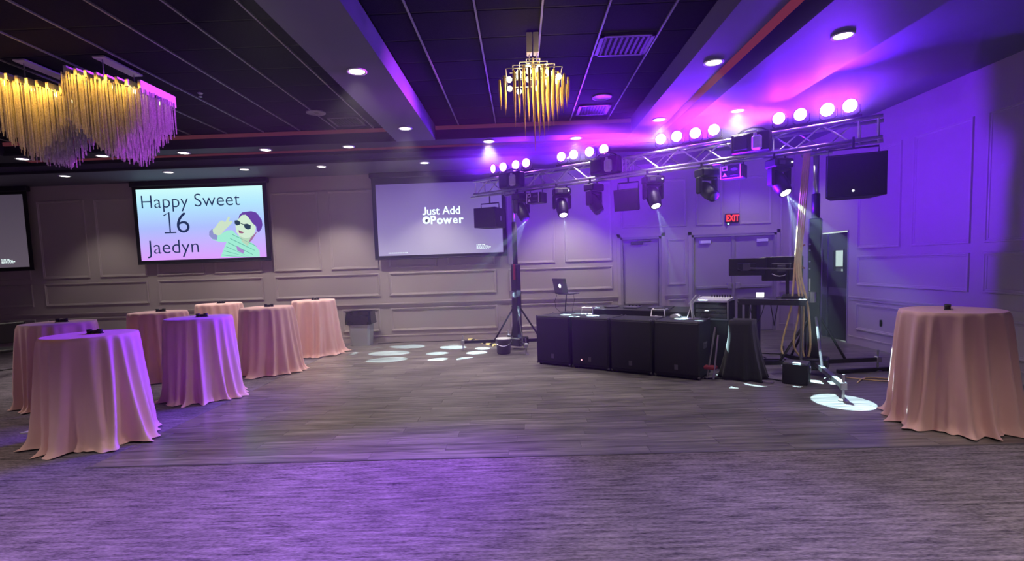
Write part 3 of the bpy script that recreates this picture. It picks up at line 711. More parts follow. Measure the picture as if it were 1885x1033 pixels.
# ------------------------------------------------------------------ par cans on bars, above the truss
par_ts = [[-.46, -.22, .08, .32], [1.08, 1.33, 1.64, 1.91], [2.89, 3.14, 3.42, 3.69], [4.55, 4.81, 5.12, 5.37]]
bars = ['on the far left end of the truss', 'on the truss above the laptop', 'on the truss above the speakers and doors', 'on the near right end of the truss']
orda = ['first', 'second', 'third', 'fourth']
par_proto = None
def make_par():
    t = thing('par_light', 'par', 'par light', (0, 0, 0))
    rx = Matrix.Rotation(PI/2, 3, 'X')       # lathe z -> -y (front is -y)
    MB().lathe([(.001, -.13), (.05, -.13), (.075, -.09), (.088, -.02), (.092, .02), (.086, .02), (.080, .0), (.001, .0)], 24, (0, 0, 0), rx).build('can', 'blackmetal', t, smooth=True)
    MB().lathe([(.001, .006), (.05, .010), (.078, .004), (.078, -.004), (.001, -.004)], 24, (0, 0, 0), rx).build('lens', 'par_lens', t, smooth=True)
    MB().path([(.10, .05, .0), (.10, .05, -.09), (.06, .05, -.12), (-.06, .05, -.12), (-.10, .05, -.09), (-.10, .05, .0)], .007).build('yoke', 'blackmetal', t)
    return t
ptab = None
for bi, ts in enumerate(par_ts):
    mid = sum(ts)/4
    b = thing('light_bar', 'thin black bar holding four par cans ' + bars[bi], 'bar', tw(mid, 0, 3.40), ANG)
    MB().cbox((0, .0, -.012), (ts[-1]-ts[0]+.25, .05, .03), .006).build('bar', 'blackmetal', b)
    MB().tube((0, 0, -.09), (0, 0, -.02), .02).build('clamp', 'steel', b)
    for pi_, tt in enumerate(ts):
        if par_proto is None: par_proto = make_par(); p = par_proto
        else: p = copy_tree(par_proto)
        p.location = tw(tt, .045, 3.52)
        hot = (bi == 3 and pi_ >= 2)
        p.rotation_euler = (.06 if not hot else .10, 0, ANG + (.10 if bi < 3 else -.12) + (-.35 if bi == 0 and pi_ == 0 else 0))
        tag(p, '%s purple par can of the four %s' % (orda[pi_], bars[bi]), 'par light', 'purple par cans on the truss')
        if hot:
            for c in kids(p):
                if c.name.startswith('lens'):
                    c.data = c.data.copy(); c.data.materials[0] = M['par_lens_hot']
        R = Euler(p.rotation_euler).to_matrix()
        l = spot('par_beam', Vector(p.location) + R @ Vector((0, -.03, 0)), R @ Vector((0, -1, .75)), PAR_W*.50*(2.6 if hot else 1), PURPLE, 150, 1.0, .07)
        org_ = Vector(p.location) + R @ Vector((0, -.03, 0)); aim_ = Vector(((-4.5, 5.4, .6), (-4.2, 5.8, .5), (-2.5, 2.5, 0), (-.4, .8, .5))[bi]) + Vector((.4*(pi_-1.5), .3*(pi_-1.5), 0))
        up_ = (bi == 3 and pi_ < 2) or (bi == 2 and pi_ == 0)
        if up_: aim_ = Vector((-4.6, 5.7, 3.15))
        spot('par_core_beam', org_, aim_-org_, PAR_W*(22.0 if up_ else (3.6, 2.3, 11.0, 2.6)[bi]), (.55, .05, 1.0) if up_ else ((.28, .015, 1.0) if bi == 2 else PURPLE), 24 if up_ else (34, 34, 34, 50)[bi], 1.0, .07)

# ------------------------------------------------------------------ effect machines in the truss
for tt, lab in ((.11, 'black effect machine with pale fluid jug on the truss above the left tower'), (2.03, 'black effect machine with fluid jug on the middle of the truss'), (4.24, 'black effect machine with fluid jug on the near half of the truss')):
    t = thing('effect_machine', lab, 'effect machine', tw(tt, .235, ZB+.0), ANG)
    MB().cbox((0, 0, .15), (.50, .16, .27), .015).build('body', 'black', t)
    MB().cbox((-.12, -.085, .16), (.18, .02, .2), .008).build('fan_grille', 'grille', t)
    jug = MB(); jug.cbox((.09, -.10, .13), (.13, .07, .20), .025); jug.tube((.07, -.10, .22), (.07, -.10, .26), .022); jug.build('fluid_jug', mat('milky_jug', (.62, .60, .58), .4, noise=(25, .2)), t)
    MB().cbox((0, 0, .30), (.16, .10, .04), .01).build('hanging_bracket', 'steel', t)
    m = MB(); m.path([(-.2, 0, .28), (-.1, -.02, .34), (.02, 0, .36), (.14, -.01, .33), (.22, 0, .28)], .01); m.build('cable', 'black', t)

# laser projectors
for tt, z, lab in ((.60, 2.83, 'black laser projector with white warning marks under the truss beside the left tower'), (3.99, 2.85, 'black laser projector with white warning marks under the near half of the truss')):
    t = thing('laser_projector', lab, 'laser', tw(tt, .15, z), ANG)
    MB().cbox((0, 0, 0), (.32, .20, .19), .01).build('body', 'black', t)
    for s in (-.155, .105): MB().bbox(s, s+.012, -.108, -.1, -.09, .09).build('edge_strip', 'white', t)
    m = MB()
    for a, b2, c2, d2 in ((-.13, -.06, .02, .035), (-.13, -.06, .07, .085)): m.bbox(a, b2, -.104, -.1005, c2, d2)
    m.bbox(-.13, -.118, -.104, -.1005, .02, .085); m.bbox(-.072, -.06, -.104, -.1005, .02, .085); m.build('label', 'white', t)
    MB().prism([(-.125, -.06), (-.065, -.06), (-.095, -.01)], lambda u, v, w: (u, -.1-w, v), .0005, .004).build('warning_triangle', 'white', t)
    m = MB(); m.lathe([(.001, 0), (.045, 0), (.045, .003), (.001, .003)], 14, (.03, -.1005, .03), Matrix.Rotation(PI/2, 3, 'X') @ Matrix.Diagonal((1, .5, 1))); m.bbox(-.02, .08, -.104, -.1005, -.055, -.045); m.build('emblem', 'greyplate', t)
    m = MB(); m.path([(-.13, 0, .09), (-.13, 0, .19), (.13, 0, .19), (.13, 0, .09)], .009); m.build('yoke', 'blackmetal', t)

# ------------------------------------------------------------------ moving heads
def moving_head(tt, tilt, pan, lit, lab):
    t = thing('moving_head', lab, 'moving head light', tw(tt, HB+.02, ZB-.055), ANG+pan)
    m = MB(); m.tube((-.09, 0, -.035), (-.09, 0, .03), .018); m.tube((.09, 0, -.035), (.09, 0, .03), .018); m.cbox((0, 0, -.045), (.26, .05, .02), .004); m.build('clamp', 'blackmetal', t)
    MB().cbox((0, 0, -.115), (.30, .22, .12), .02).build('base', 'black', t)
    m = MB()
    for s in (-1, 1): m.cbox((s*.135, 0, -.29), (.05, .12, .25), .02)
    m.cbox((0, 0, -.19), (.30, .13, .05), .02); m.build('yoke', 'black', t)
    rm = Matrix.Rotation(tilt, 3, 'X')           # tilt 0: looks straight down
    MB().lathe([(.001, .17), (.05, .165), (.085, .12), (.105, .04), (.108, -.06), (.095, -.15), (.085, -.20), (.072, -.205), (.068, -.19), (.001, -.19)], 22, (0, 0, -.36), rm).build('head', 'black', t, smooth=True)
    MB().lathe([(.001, -.207), (.055, -.203), (.066, -.195), (.066, -.19), (.001, -.19)], 20, (0, 0, -.36), rm).build('lens', 'head_lens' if lit else 'dim_lens', t, smooth=True)
    MB().lathe([(.001, 0), (.012, 0), (.012, .01), (.001, .01)], 8, (.1, -.115, -.11), Matrix.Rotation(PI/2, 3, 'X')).build('status_led', 'led', t)
    MB().cbox((-.05, -.113, -.115), (.09, .008, .05), .003).build('display', 'greyplate', t)
    R = Euler((0, 0, ANG+pan)).to_matrix()
    org = Vector(tw(tt, HB+.02, ZB-.055)) + R @ (Vector((0, 0, -.36)) + rm @ Vector((0, 0, -.24)))
    d = R @ (rm @ Vector((0, 0, -1)))
    return org, d
mh = [moving_head(.27, .55, -1.9, False, 'leftmost moving head, hanging beside the left lift tower, pointing away'),
      moving_head(1.14, -.55, .75, True, 'second moving head from the left, white beam lit, above the laptop'),
      moving_head(1.77, .60, -1.8, False, 'third moving head from the left, unlit, left of the small hung speaker'),
      moving_head(2.80, -.55, .80, True, 'fourth moving head, white beam lit, right of the small hung speaker'),
      moving_head(3.62, .95, -2.2, False, 'fifth moving head, unlit, above and left of the exit sign'),
      moving_head(4.58, -.62, .9, True, 'sixth moving head, white beam lit, nearest the right lift tower')]
def gobo(org, target, watts, size, scale, rad, rnd=0.0, col=(.62, .95, 1.0)):
    d = Vector(target)-Vector(org)
    o = spot('gobo_beam', org, d, watts, col, size, .05, .004); l = o.data; l.use_nodes = True; nt = l.node_tree
    em = nt.nodes['Emission']; tc = nt.nodes.new('ShaderNodeTexCoord'); sx = nt.nodes.new('ShaderNodeSeparateXYZ'); nt.links.new(tc.outputs['Normal'], sx.inputs[0])
    def div(a):
        n = nt.nodes.new('ShaderNodeMath'); n.operation = 'DIVIDE'; nt.links.new(sx.outputs[a], n.inputs[0]); nt.links.new(sx.outputs[2], n.inputs[1]); return n.outputs[0]
    cb = nt.nodes.new('ShaderNodeCombineXYZ'); nt.links.new(div(0), cb.inputs[0]); nt.links.new(div(1), cb.inputs[1])
    v = nt.nodes.new('ShaderNodeTexVoronoi'); v.inputs['Scale'].default_value = scale; v.inputs['Randomness'].default_value = rnd; nt.links.new(cb.outputs[0], v.inputs['Vector'])
    lt_ = nt.nodes.new('ShaderNodeMath'); lt_.operation = 'LESS_THAN'; lt_.inputs[1].default_value = rad; nt.links.new(v.outputs['Distance'], lt_.inputs[0])
    nt.links.new(lt_.outputs[0], em.inputs['Strength']); return o
for k in (0, 2, 4):
    spot('wash_beam', mh[k][0]+mh[k][1]*.16, (Vector((.2, 1, .50)), 0, Vector((.8, 1, .40)), 0, Vector((1, .15, .50)))[k], ADDED_WASH_W*(.9, 0, 3.2, 0, 5.5)[k], PURPLE, (110, 0, 105, 0, 150)[k], 1, .06)  # added purple spots to colour the walls; these heads are unlit
gobo(mh[0][0], (-1.65, 9.85, 0), GOBO_W*1.3, 39, 4.6, .37, .3)
gobo(mh[1][0], (.98, 8.46, .8), GOBO_W*1.3, 25, 6.0, .33, .25)
gobo(mh[3][0], (2.52, 7.42, .8), GOBO_W*1.3, 24, 6.0, .33, .25)
gobo(mh[5][0], (4.25, 5.8, 0), GOBO_W*1.2, 46, 3.4, .40, .45)
gobo(mh[2][0], (-.1, 9.9, .7), GOBO_W*.7, 16, 7.0, .34, .2)

# ------------------------------------------------------------------ hung loudspeakers
def cabinet(name, label, loc, rz, dims, led=None, tilt=0, taper=.68):
    t = thing(name, label, 'speaker', loc, rz); w, d, h = dims
    # trapezoid plan: grille at -y, narrower back
    k = taper
    plan = [(-w/2, -d/2), (w/2, -d/2), (w/2*k, d/2), (-w/2*k, d/2)]
    rm = Matrix.Rotation(tilt, 3, 'X')
    MB().prism(plan, lambda u, v, s: rm @ Vector((u, v, s)), -h, 0).build('cabinet', 'blackmatte', t)
    m = MB(); m.add([rm @ Vector(p) for p in MB().cbox((0, -d/2-.008, -h/2), (w*.97, .016, h*.95), .006).v], MB().cbox((0, 0, 0), (1, 1, 1)).f); m.build('grille', 'grille', t)
    b = MB(); b.path([(-w*.42, 0, -.02), (-w*.42, 0, .1), (w*.42, 0, .1), (w*.42, 0, -.02)], .012); b.tube((0, 0, .1), (0, 0, .24), .014); b.build('hanging_bracket', 'blackmetal', t)
    if led:
        MB().lathe([(.001, 0), (.013, 0), (.013, .006), (.001, .006)], 10, tuple(rm @ Vector((led[0], -d/2-.016, led[1]))), Matrix.Rotation(PI/2, 3, 'X')).build('power_led', 'led', t)
    return t
sl = cabinet('hung_speaker', 'wide black loudspeaker hung under the far left end of the truss', tw(-.47, .18, 2.74), -.42, (.46, .48, .37), taper=.86)
MB().cbox((.218, .02, -.2), (.012, .05, .08), .004, rz=-.07).build('handle', 'steel', sl)
cabinet('hung_speaker', 'small black loudspeaker hung under the truss beside a lit moving head', tw(2.38, .15, 2.80), -.48, (.40, .30, .34), tilt=.15)
cabinet('hung_speaker', 'large black loudspeaker hung under the near right end of the truss', tw(5.42, .17, 2.86), ANG+.22, (.64, .40, .52), led=(-.03, -.45))

# ------------------------------------------------------------------ subwoofers
SP = Vector((.20, 8.40, 0))
def sw(t, off=0, z=0): p = SP + TDv*t + TN*off; return (p.x, p.y, z)
for i, lab in enumerate(('black subwoofer at the far left end of the row, beside the left tower', 'second black subwoofer from the left, with a small pink light', 'third black subwoofer from the left in the row', 'black subwoofer at the near right end of the row, side handle visible')):
    t = thing('subwoofer', lab, 'subwoofer', sw(.33+i*.664, -.26, 0), ANG + (.006 if i % 2 else -.004), 'row of black subwoofers')
    MB().cbox((0, 0, .41), (.625, .52, .77), .012).build('cabinet', 'blackmatte', t)
    MB().cbox((0, -.264, .42), (.60, .014, .70), .006).build('grille', 'grille', t)
    MB().cbox((0, -.273, .16), (.05, .006, .07), .002).build('badge', 'greyplate', t)
    for sx in (-1, 1):
        h = MB(); h.cbox((sx*.312, 0, .45), (.006, .18, .09), .002); h.tube((sx*.316, -.07, .47), (sx*.316, .07, .47), .008); h.build('handle', 'greyplate', t)
        for sy in (-1, 1): MB().lathe([(.02, 0), (.024, .028), (.001, .028)], 10, (sx*.27, sy*.21, 0)).build('foot', 'black', t)
    m = MB()
    for sx in (-1, 1):
        for sy in (-1, 1):
            m.cbox((sx*.302, sy*.248, .79), (.03, .03, .03), .006); m.cbox((sx*.302, sy*.248, .035), (.03, .03, .03), .006)
    m.build('corner_guards', 'greyplate', t)
    if i == 1: MB().lathe([(.001, 0), (.012, 0), (.012, .006), (.001, .006)], 10, (-.14, -.272, .14), Matrix.Rotation(PI/2, 3, 'X')).build('power_light', 'pinkled', t)

# ------------------------------------------------------------------ DJ table and gear
t = thing('dj_table', 'black folding table standing behind the row of subwoofers', 'table', sw(1.15, -.95, 0), ANG)
MB().cbox((0, 0, .755), (2.2, .62, .04), .008).build('table_top', 'black', t)
for sx in (-1, 1):
    for sy in (-1, 1): MB().tube((sx*1.0, sy*.25, 0), (sx*.97, sy*.25, .74), .016).build('leg', 'blackmetal', t)
ZD = .776
# laptop on a pole stand
t = thing('laptop_stand', 'thin black pole stand holding up the laptop', 'stand', sw(.03, -.92, ZD), ANG)
m = MB(); m.lathe([(.001, 0), (.10, 0), (.10, .008), (.02, .014), (.001, .014)], 16); m.build('foot_plate', 'blackmetal', t)
MB().tube((0, 0, .01), (.03, 0, .315), .011).build('pole', 'blackmetal', t)
MB().cbox((.05, 0, .318), (.26, .20, .008), .002).build('tray', 'blackmetal', t)
t = thing('laptop', 'open dark laptop with a glowing logo, raised on the pole stand', 'laptop', sw(.08, -.92, ZD+.325), ANG-.35); t.scale = (1.12, 1.12, 1.12)
MB().cbox((0, .0, .008), (.33, .23, .016), .004).build('keyboard_base', 'greyplate', t)
rm = Matrix.Rotation(.22, 3, 'X')
lid = MB(); b0 = MB().cbox((0, 0, .118), (.33, .008, .235), .003, m=None); lid.add([rm @ Vector(v) + Vector((0, -.115, .014)) for v in b0.v], b0.f); lidob = lid.build('lid', 'greyplate', t)
lp = [(.0, .03), (.018, .024), (.026, .005), (.020, -.02), (.006, -.03), (-.006, -.028), (-.02, -.03), (-.03, -.012), (-.028, .012), (-.014, .026)]
MB().prism(lp, lambda u, v, w: rm @ Vector((u, -.0045-w, v+.118)) + Vector((0, -.115, .014)), 0, .002).build('glowing_logo', 'led', lidob)
for k, (pts) in enumerate(([(-.12, -.02, .32), (-.16, -.03, .2), (-.15, -.03, .08), (-.06, -.04, .01), (.0, -.06, .006)], [(.2, .0, .32), (.22, .0, .22), (.20, -.02, .1), (.19, -.04, .01), (.25, -.05, .006)])):
    o = MB().path([Vector(p)+Vector((0, -.05, 0)) for p in pts], .004).build('laptop_cable', 'black', None, sw(.03, -.92, ZD), rot=(0, 0, ANG)); tag(o, ['thin cable looping down from the back of the raised laptop', 'thin cable hanging from the front edge of the raised laptop'][k], 'cable')
# controller in its case
t = thing('dj_controller', 'long low black DJ controller case behind the subwoofers', 'DJ controller', sw(1.30, -.95, ZD), ANG)
plan = [(-.28, 0), (.28, 0), (.28, .10), (.16, .125), (-.28, .085)]
MB().prism(plan, lambda u, v, w: (w, u, v), -.62, .62).build('case', 'blackmatte', t)
for xx in (-.38, .38):
    MB().lathe([(.13, 0), (.13, .016), (.11, .02), (.001, .02)], 24, (xx, .0, .103)).build('jog_wheel', 'greyplate', t)
MB().cbox((0, .0, .112), (.24, .3, .02), .006).build('mixer_section', 'greyplate', t)
for k in range(4): MB().tube((-.09+k*.06, .05, .12), (-.09+k*.06, .05, .14), .012).build('knob', 'black', t)
MB().cbox((-.62, 0, .05), (.012, .5, .1), .003).build('case_edge', 'steel', t)
MB().cbox((.62, 0, .05), (.012, .5, .1), .003).build('case_edge', 'steel', t)
t = thing('wedge_box', 'small black wedge-shaped box at the right end of the DJ controller', 'case', sw(2.06, -1.02, ZD), ANG)
MB().prism([(-.17, 0), (.17, 0), (.16, .085), (.10, .12), (-.17, .06)], lambda u, v, w: (w, u, v), -.17, .17).build('body', 'blackmatte', t)
MB().cbox((0, -.172, .03), (.28, .008, .05), .002).build('front_panel', 'grille', t)
for k, (tt, lab) in enumerate(((.62, 'small folded metal laptop stand at the left end of the DJ controller'), (1.83, 'small folded metal laptop stand at the right end of the DJ controller'))):
    t = thing('folding_stand', lab, 'stand', sw(tt, -.70, ZD), ANG)
    m = MB()
    for x in (-.1, .12): m.path([(x, -.1, .01), (x-.03*(1 if x > 0 else 0), -.05, .11), (x-.03, .1, .115)], .008)
    m.build('arm', 'alu', t); m = MB(); m.path([(-.1, -.1, .01), (.12, -.1, .01)], .008); m.path([(-.1, -.05, .11), (.09, -.05, .115)], .008); m.build('cross_bar', 'alu', t)
tag(MB().prism([(-.07, 0), (.06, 0), (.08, .03), (.02, .055), (-.05, .04)], lambda u, v, w: (u, w, v), -.05, .05).build('paper_bundle', 'white', None, sw(2.16, -.44, .796), rot=(0, 0, ANG)), 'crumpled pale paper between the DJ controller and mixer rack', 'paper')
# mixer rack
t = thing('mixer_rack', 'open black rack case with a mixer on top and cables inside', 'rack case', sw(2.53, -1.08, 0), ANG)
m = MB(); zb, ztp = .74, 1.0
m.bbox(-.25, .25, -.2, .2, zb, zb+.02); m.bbox(-.25, .25, -.2, .2, ztp-.02, ztp); m.bbox(-.25, -.232, -.2, .2, zb, ztp); m.bbox(.232, .25, -.2, .2, zb, ztp); m.bbox(-.25, .25, .18, .2, zb, ztp); m.build('case', 'blackmatte', t)
m = MB()
for x in (-.25, .25): m.box((x, -.2, (zb+ztp)/2), (.02, .02, ztp-zb))
for z in (zb, ztp): m.box((0, -.2, z), (.52, .02, .02))
m.build('edge_trim', 'alu', t)
for k in range(3): MB().cbox((0, -.1, zb+.05+k*.07), (.44, .14, .055), .004).build('rack_unit', 'greyplate', t)
for k in range(2): MB().path([(-.15+k*.12, -.19, .78+k*.05), (-.1+k*.1, -.24, .86), (.05+k*.05, -.24, .87), (.18, -.2, .80+k*.05)], .007).build('patch_cable', 'black', t)
MB().prism([(-.2, 0), (.2, 0), (.2, .05), (-.2, .02)], lambda u, v, w: (w, u, v+ztp), -.23, .24).build('mixer', 'white', t)  # white colour stands in for beam light on the mixer top
for k in range(8): MB().tube((-.06+k*.038, .12, 1.03), (-.06+k*.038, .12, 1.085), .009).build('knob', 'black', t)
MB().cbox((0, 0, .37), (.48, .38, .74), .01).build('lower_case', 'blackmatte', t)
t = thing('tabletop_tripod', 'small pale tripod with two crossing rods in front of the mixer rack', 'tripod', sw(2.40, -.40, .0), ANG)
m = MB()
for a in (-.5, .5, 2.6): m.tube((0, 0, .97), (.06*math.sin(a)*1.2, -.06*math.cos(a), .80), .007)
m.build('leg', 'white', t); MB().tube((0, 0, .95), (0, 0, 1.02), .014).build('post', 'white', t)
m = MB(); m.tube((-.03, 0, 1.0), (.08, -.02, 1.13), .008); m.tube((.02, 0, 1.0), (.13, .0, 1.12), .008); m.build('rod', 'white', t)
MB().cbox((0, -.02, .795), (.24, .20, .012), .003).build('base_plate', 'greyplate', t)
t = thing('equipment_case', 'black flight case just right of the mixer rack', 'case', sw(2.93, -1.52, 0), ANG)
MB().cbox((0, 0, .51), (.27, .30, 1.0), .012).build('body', 'blackmatte', t)
for z in (.06, .96): MB().cbox((0, 0, z), (.285, .315, .03), .006).build('edge_band', 'greyplate', t)
# black draped stand
dr = MB(); N = 64; rings = []
for k in range(14):
    u = k/13; ring = []
    for i in range(N):
        a = 2*PI*i/N; sx, sy = math.cos(a), math.sin(a); q = max(abs(sx), abs(sy)); fx = .15+.13*u**1.6; fy = .17+.08*u
        w = 1+.10*u*math.sin(9*a+1.3)+.06*u*math.sin(14*a)
        ring.append((sx/q**.8*fx*w, sy/q**.8*fy*w, .79*(1-u)+.004))
    rings.append(ring)
md = loft(rings[::-1]); o = md.build('draped_stand', 'blackcloth', None, sw(3.07, -.48, 0), smooth=True, rot=(0, 0, ANG)); tag(o, 'stand draped to the floor in black cloth, right of the subwoofers', 'draped stand')
t = thing('keyboard_stand', 'thin crossed metal stand leaning between the subwoofers and black drape', 'stand', sw(2.72, -.14, 0), ANG)
MB().tube((-.03, .0, .02), (.09, -.02, .72), .014).build('leg', 'steel', t); MB().tube((.07, -.04, .02), (.13, -.04, .62), .012).build('leg', 'steel', t); MB().cbox((.02, 0, .17), (.16, .10, .05), .01).build('pedal', 'red', t)
# tall gear table with monitors
t = thing('gear_table', 'tall narrow black table with thin metal legs holding the monitors', 'table', sw(3.36, -1.05, 0), ANG)
MB().cbox((0, 0, 1.04), (.86, .50, .03), .006).build('table_top', 'blackmetal', t); MB().cbox((0, -.24, 1.0), (.84, .02, .06), .004).build('apron', 'blackmetal', t)
for sx in (-1, 1):
    for sy in (-1, 1): MB().tube((sx*.36, sy*.21, 0), (sx*.36, sy*.21, 1.03), .016).build('leg', 'greyplate' if sx > 0 else 'steel', t)
m = MB(); m.tube((-.36, -.21, .3), (-.36, .21, .3), .010); m.tube((.36, -.21, .3), (.36, .21, .3), .010); m.build('stretcher', 'blackmetal', t)
t = thing('monitor_stand', 'black dual-monitor pole stand on the tall gear table', 'stand', sw(3.52, -1.05, 1.055), ANG)
MB().cbox((0, 0, .008), (.26, .2, .016), .004).build('foot_plate', 'black', t); MB().tube((0, 0, .01), (0, 0, .45), .022).build('post', 'black', t)
m = MB(); m.tube((0, -.02, .40), (-.50, -.03, .42), .014); m.tube((0, -.02, .40), (.12, -.03, .40), .014); m.build('arm', 'greyplate', t)
for k, (tt, off, z0, z1, wd, lab) in enumerate(((3.00, -1.06, 1.37, 1.62, .50, 'black monitor seen from behind, farther and narrower of the pair'), (3.44, -1.13, 1.29, 1.63, .52, 'black monitor seen from behind, beside the hanging tan cables'))):
    t = thing('monitor', lab, 'monitor', sw(tt, off, z0), ANG); h = z1-z0
    MB().cbox((0, 0, h/2), (wd, .03, h), .008).build('panel', 'black', t)
    MB().cbox((0, -.025, h/2), (wd*.5, .03, h*.45), .01).build('rear_housing', 'blackmatte', t)
    MB().cbox((0, -.045, h/2), (.1, .012, .1), .003).build('mount_plate', 'greyplate', t)
    MB().path([(-.12+.05*i, -.05, .10-.035*math.sin(PI*i/4)) for i in range(5)], .006).build('cable', 'white' if k else 'black', t)
t = thing('phone', 'phone with a bright white screen leaning on the tall gear table', 'phone', sw(3.20, -.92, 1.056), ANG)
rm = Matrix.Rotation(-.35, 3, 'X')
MB().cbox((0, 0, .045), (.115, .010, .078), .004, m=rm).build('body', 'black', t); MB().cbox((0, -.0065, .0475), (.105, .004, .068), .001, m=rm).build('screen', emis('phone_screen', (.95, .93, 1), 2), t)
t = thing('lighting_controller', 'small black control box with knobs on the tall gear table', 'controller', sw(3.62, -.92, 1.056), ANG)
MB().prism([(-.09, 0), (.09, 0), (.09, .06), (-.09, .03)], lambda u, v, w: (w, u, v), -.14, .12).build('body', 'black', t)
for k in range(5): MB().tube((-.10+k*.045, 0, .04), (-.10+k*.045, 0, .065), .01).build('knob', 'greyplate', t)
for k, (x, w_, h_) in enumerate(((-.18, .11, .26), (.04, .05, .30))):
    pts = [(x-w_*math.cos(a)*.9+.02*math.sin(2*a), 0, -h_*math.sin(a)) for a in [PI*i/14 for i in range(15)]]
    o = MB().path(pts, .006).build('hanging_cable', 'black', None, sw(3.36, -.80, .99), rot=(0, 0, ANG)); tag(o, ['wide black cable loop hanging under the tall gear table', 'narrow black cable loop hanging under the tall gear table'][k], 'cable')

# ------------------------------------------------------------------ cables and floor clutter
r = random.Random(9)
labs = ['outermost tan cable hanging from the truss to the box by the right tower', 'second tan cable in the hanging bundle at the right tower', 'yellowish tan cable in the middle of the hanging bundle', 'tan cable of the bundle closest to the right mast']
for k in range(4):
    top = Vector(tw(4.88+.02*k, .16, 3.0)); a = Vector(tw(4.835+.022*k, .25, 2.2)); b = Vector(tw(4.79+.024*k, .27, 1.45)); c = Vector(tw(4.80+.05*k-.05*(k == 0), .25, .95)); d = Vector(tw(4.68+.10*k-.04*(k == 0), .22+.0*k, .45)); e = Vector(tw(4.66+.09*k, .30, .30)) if k == 0 else Vector(tw(4.80+.05*k, .16, .26))
    P = [top, a, b, c, d, e]; pts = []
    for i in range(len(P)-1):
        p0, p1, p2, p3 = P[max(i-1, 0)], P[i], P[i+1], P[min(i+2, len(P)-1)]
        for s in range(6):
            u = s/6; pts.append(.5*((2*p1)+(-p0+p2)*u+(2*p0-5*p1+4*p2-p3)*u*u+(-p0+3*p1-3*p2+p3)*u**3))
    pts.append(P[-1])
    tag(MB().path(pts, .014, 6).build('power_cable', 'tan', smooth=True), labs[k], 'cable', 'tan cables hanging from the truss')
def floor_cable(pts, lab, m='tan', rad=.009):
    P = [Vector((x, y, rad)) for x, y in pts]; out = []
    for i in range(len(P)-1):
        p0, p1, p2, p3 = P[max(i-1, 0)], P[i], P[i+1], P[min(i+2, len(P)-1)]
        for s in range(8):
            u = s/8; out.append(.5*((2*p1)+(-p0+p2)*u+(2*p0-5*p1+4*p2-p3)*u*u+(-p0+3*p1-3*p2+p3)*u**3))
    out.append(P[-1]); tag(MB().path(out, rad, 6).build('floor_cable', m, smooth=True), lab, 'cable')
floor_cable([(4.2, 6.5), (4.5, 6.75), (4.9, 6.6), (5.3, 6.9), (5.75, 6.75)], 'tan cable snaking over the floor behind the right outrigger')
floor_cable([(4.25, 6.8), (4.6, 6.55), (5.0, 6.75), (5.5, 6.62), (5.9, 7.2)], 'second tan cable curling across the floor near the right wall')
floor_cable([(2.45, 7.0), (2.75, 6.95), (3.0, 7.05), (3.3, 6.8), (3.4, 6.6)], 'dark cable lying on the floor right of the subwoofers', 'black')
floor_cable([(-3.2, 11.2), (-2.6, 11.35), (-1.9, 11.3), (-1.3, 11.40)], 'thin dark cable along the foot of the far wall', 'black', .006)
floor_cable([(3.4, 7.9), (3.9, 8.3), (3.7, 8.8), (4.3, 8.6)], 'black cable loop on the floor behind the gear table', 'black')
t = thing('metal_bar', 'thin shiny metal bar lying on the floor left of the black box', 'bar', (3.02, 6.76, .02), math.atan2(-.36, .34))
MB().tube((-.25, 0, 0), (.25, 0, 0), .012).build('rod', 'alu', t); MB().tube((-.27, 0, 0), (-.22, 0, 0), .019).build('end_cap', 'white', t)
t = thing('equipment_box', 'black box with a ring handle on the floor at the right tower', 'box', (3.50, 6.62, 0), ANG)
MB().cbox((0, 0, .135), (.29, .26, .27), .012).build('body', 'blackmatte', t); MB().cbox((0, 0, .274), (.27, .24, .01), .004).build('lid', 'greyplate', t)
MB().path([(.155, .04*math.cos(a), .19+.04*math.sin(a)) for a in [2*PI*i/12 for i in range(13)]], .007).build('ring_handle', 'steel', t)
t = thing('bucket', 'dark gray bucket on the floor beside the left lift tower', 'bucket', (-.37, 9.50, 0))
MB().lathe([(.001, 0), (.115, 0), (.125, .02), (.14, .255), (.146, .26), (.146, .275), (.135, .275), (.12, .03), (.001, .03)], 28).build('pail', 'greyplate', t, smooth=True)
MB().lathe([(.001, .277), (.14, .277), (.14, .288), (.001, .292)], 28).build('lid', 'white', t); MB().path([(.146*math.cos(a), .146*math.sin(a)-.01, .24-.08*abs(math.sin(a))) for a in [PI+PI*i/12 for i in range(13)]], .004).build('handle', 'steel', t)  # lid coloured white for the beam light falling on it
o = MB().prism([(-.09, 0), (.09, 0), (.05, .022), (-.05, .022)], lambda u, v, w: (w, u, v), -.62, .62).build('cable_ramp', 'hazard', None, (-.87, 10.96, 0), rot=(0, 0, math.atan2(-1.06, .66))); tag(o, 'yellow and black striped cable ramp on the floor by the far wall', 'cable cover')
for k in range(2):
    t = thing('floor_bar', ['long dark metal bar lying behind the right tower base', 'second dark metal bar lying behind the gear table'][k], 'bar', ((4.85, 7.15, .03), (3.7, 8.0, .03))[k], (.12, -.1)[k])
    MB().cbox((0, 0, 0), (1.1, .06, .05), .006).build('bar', 'blackmetal', t); MB().cbox((.5, 0, .0), (.10, .065, .056), .006).build('end_plate', 'steel', t)

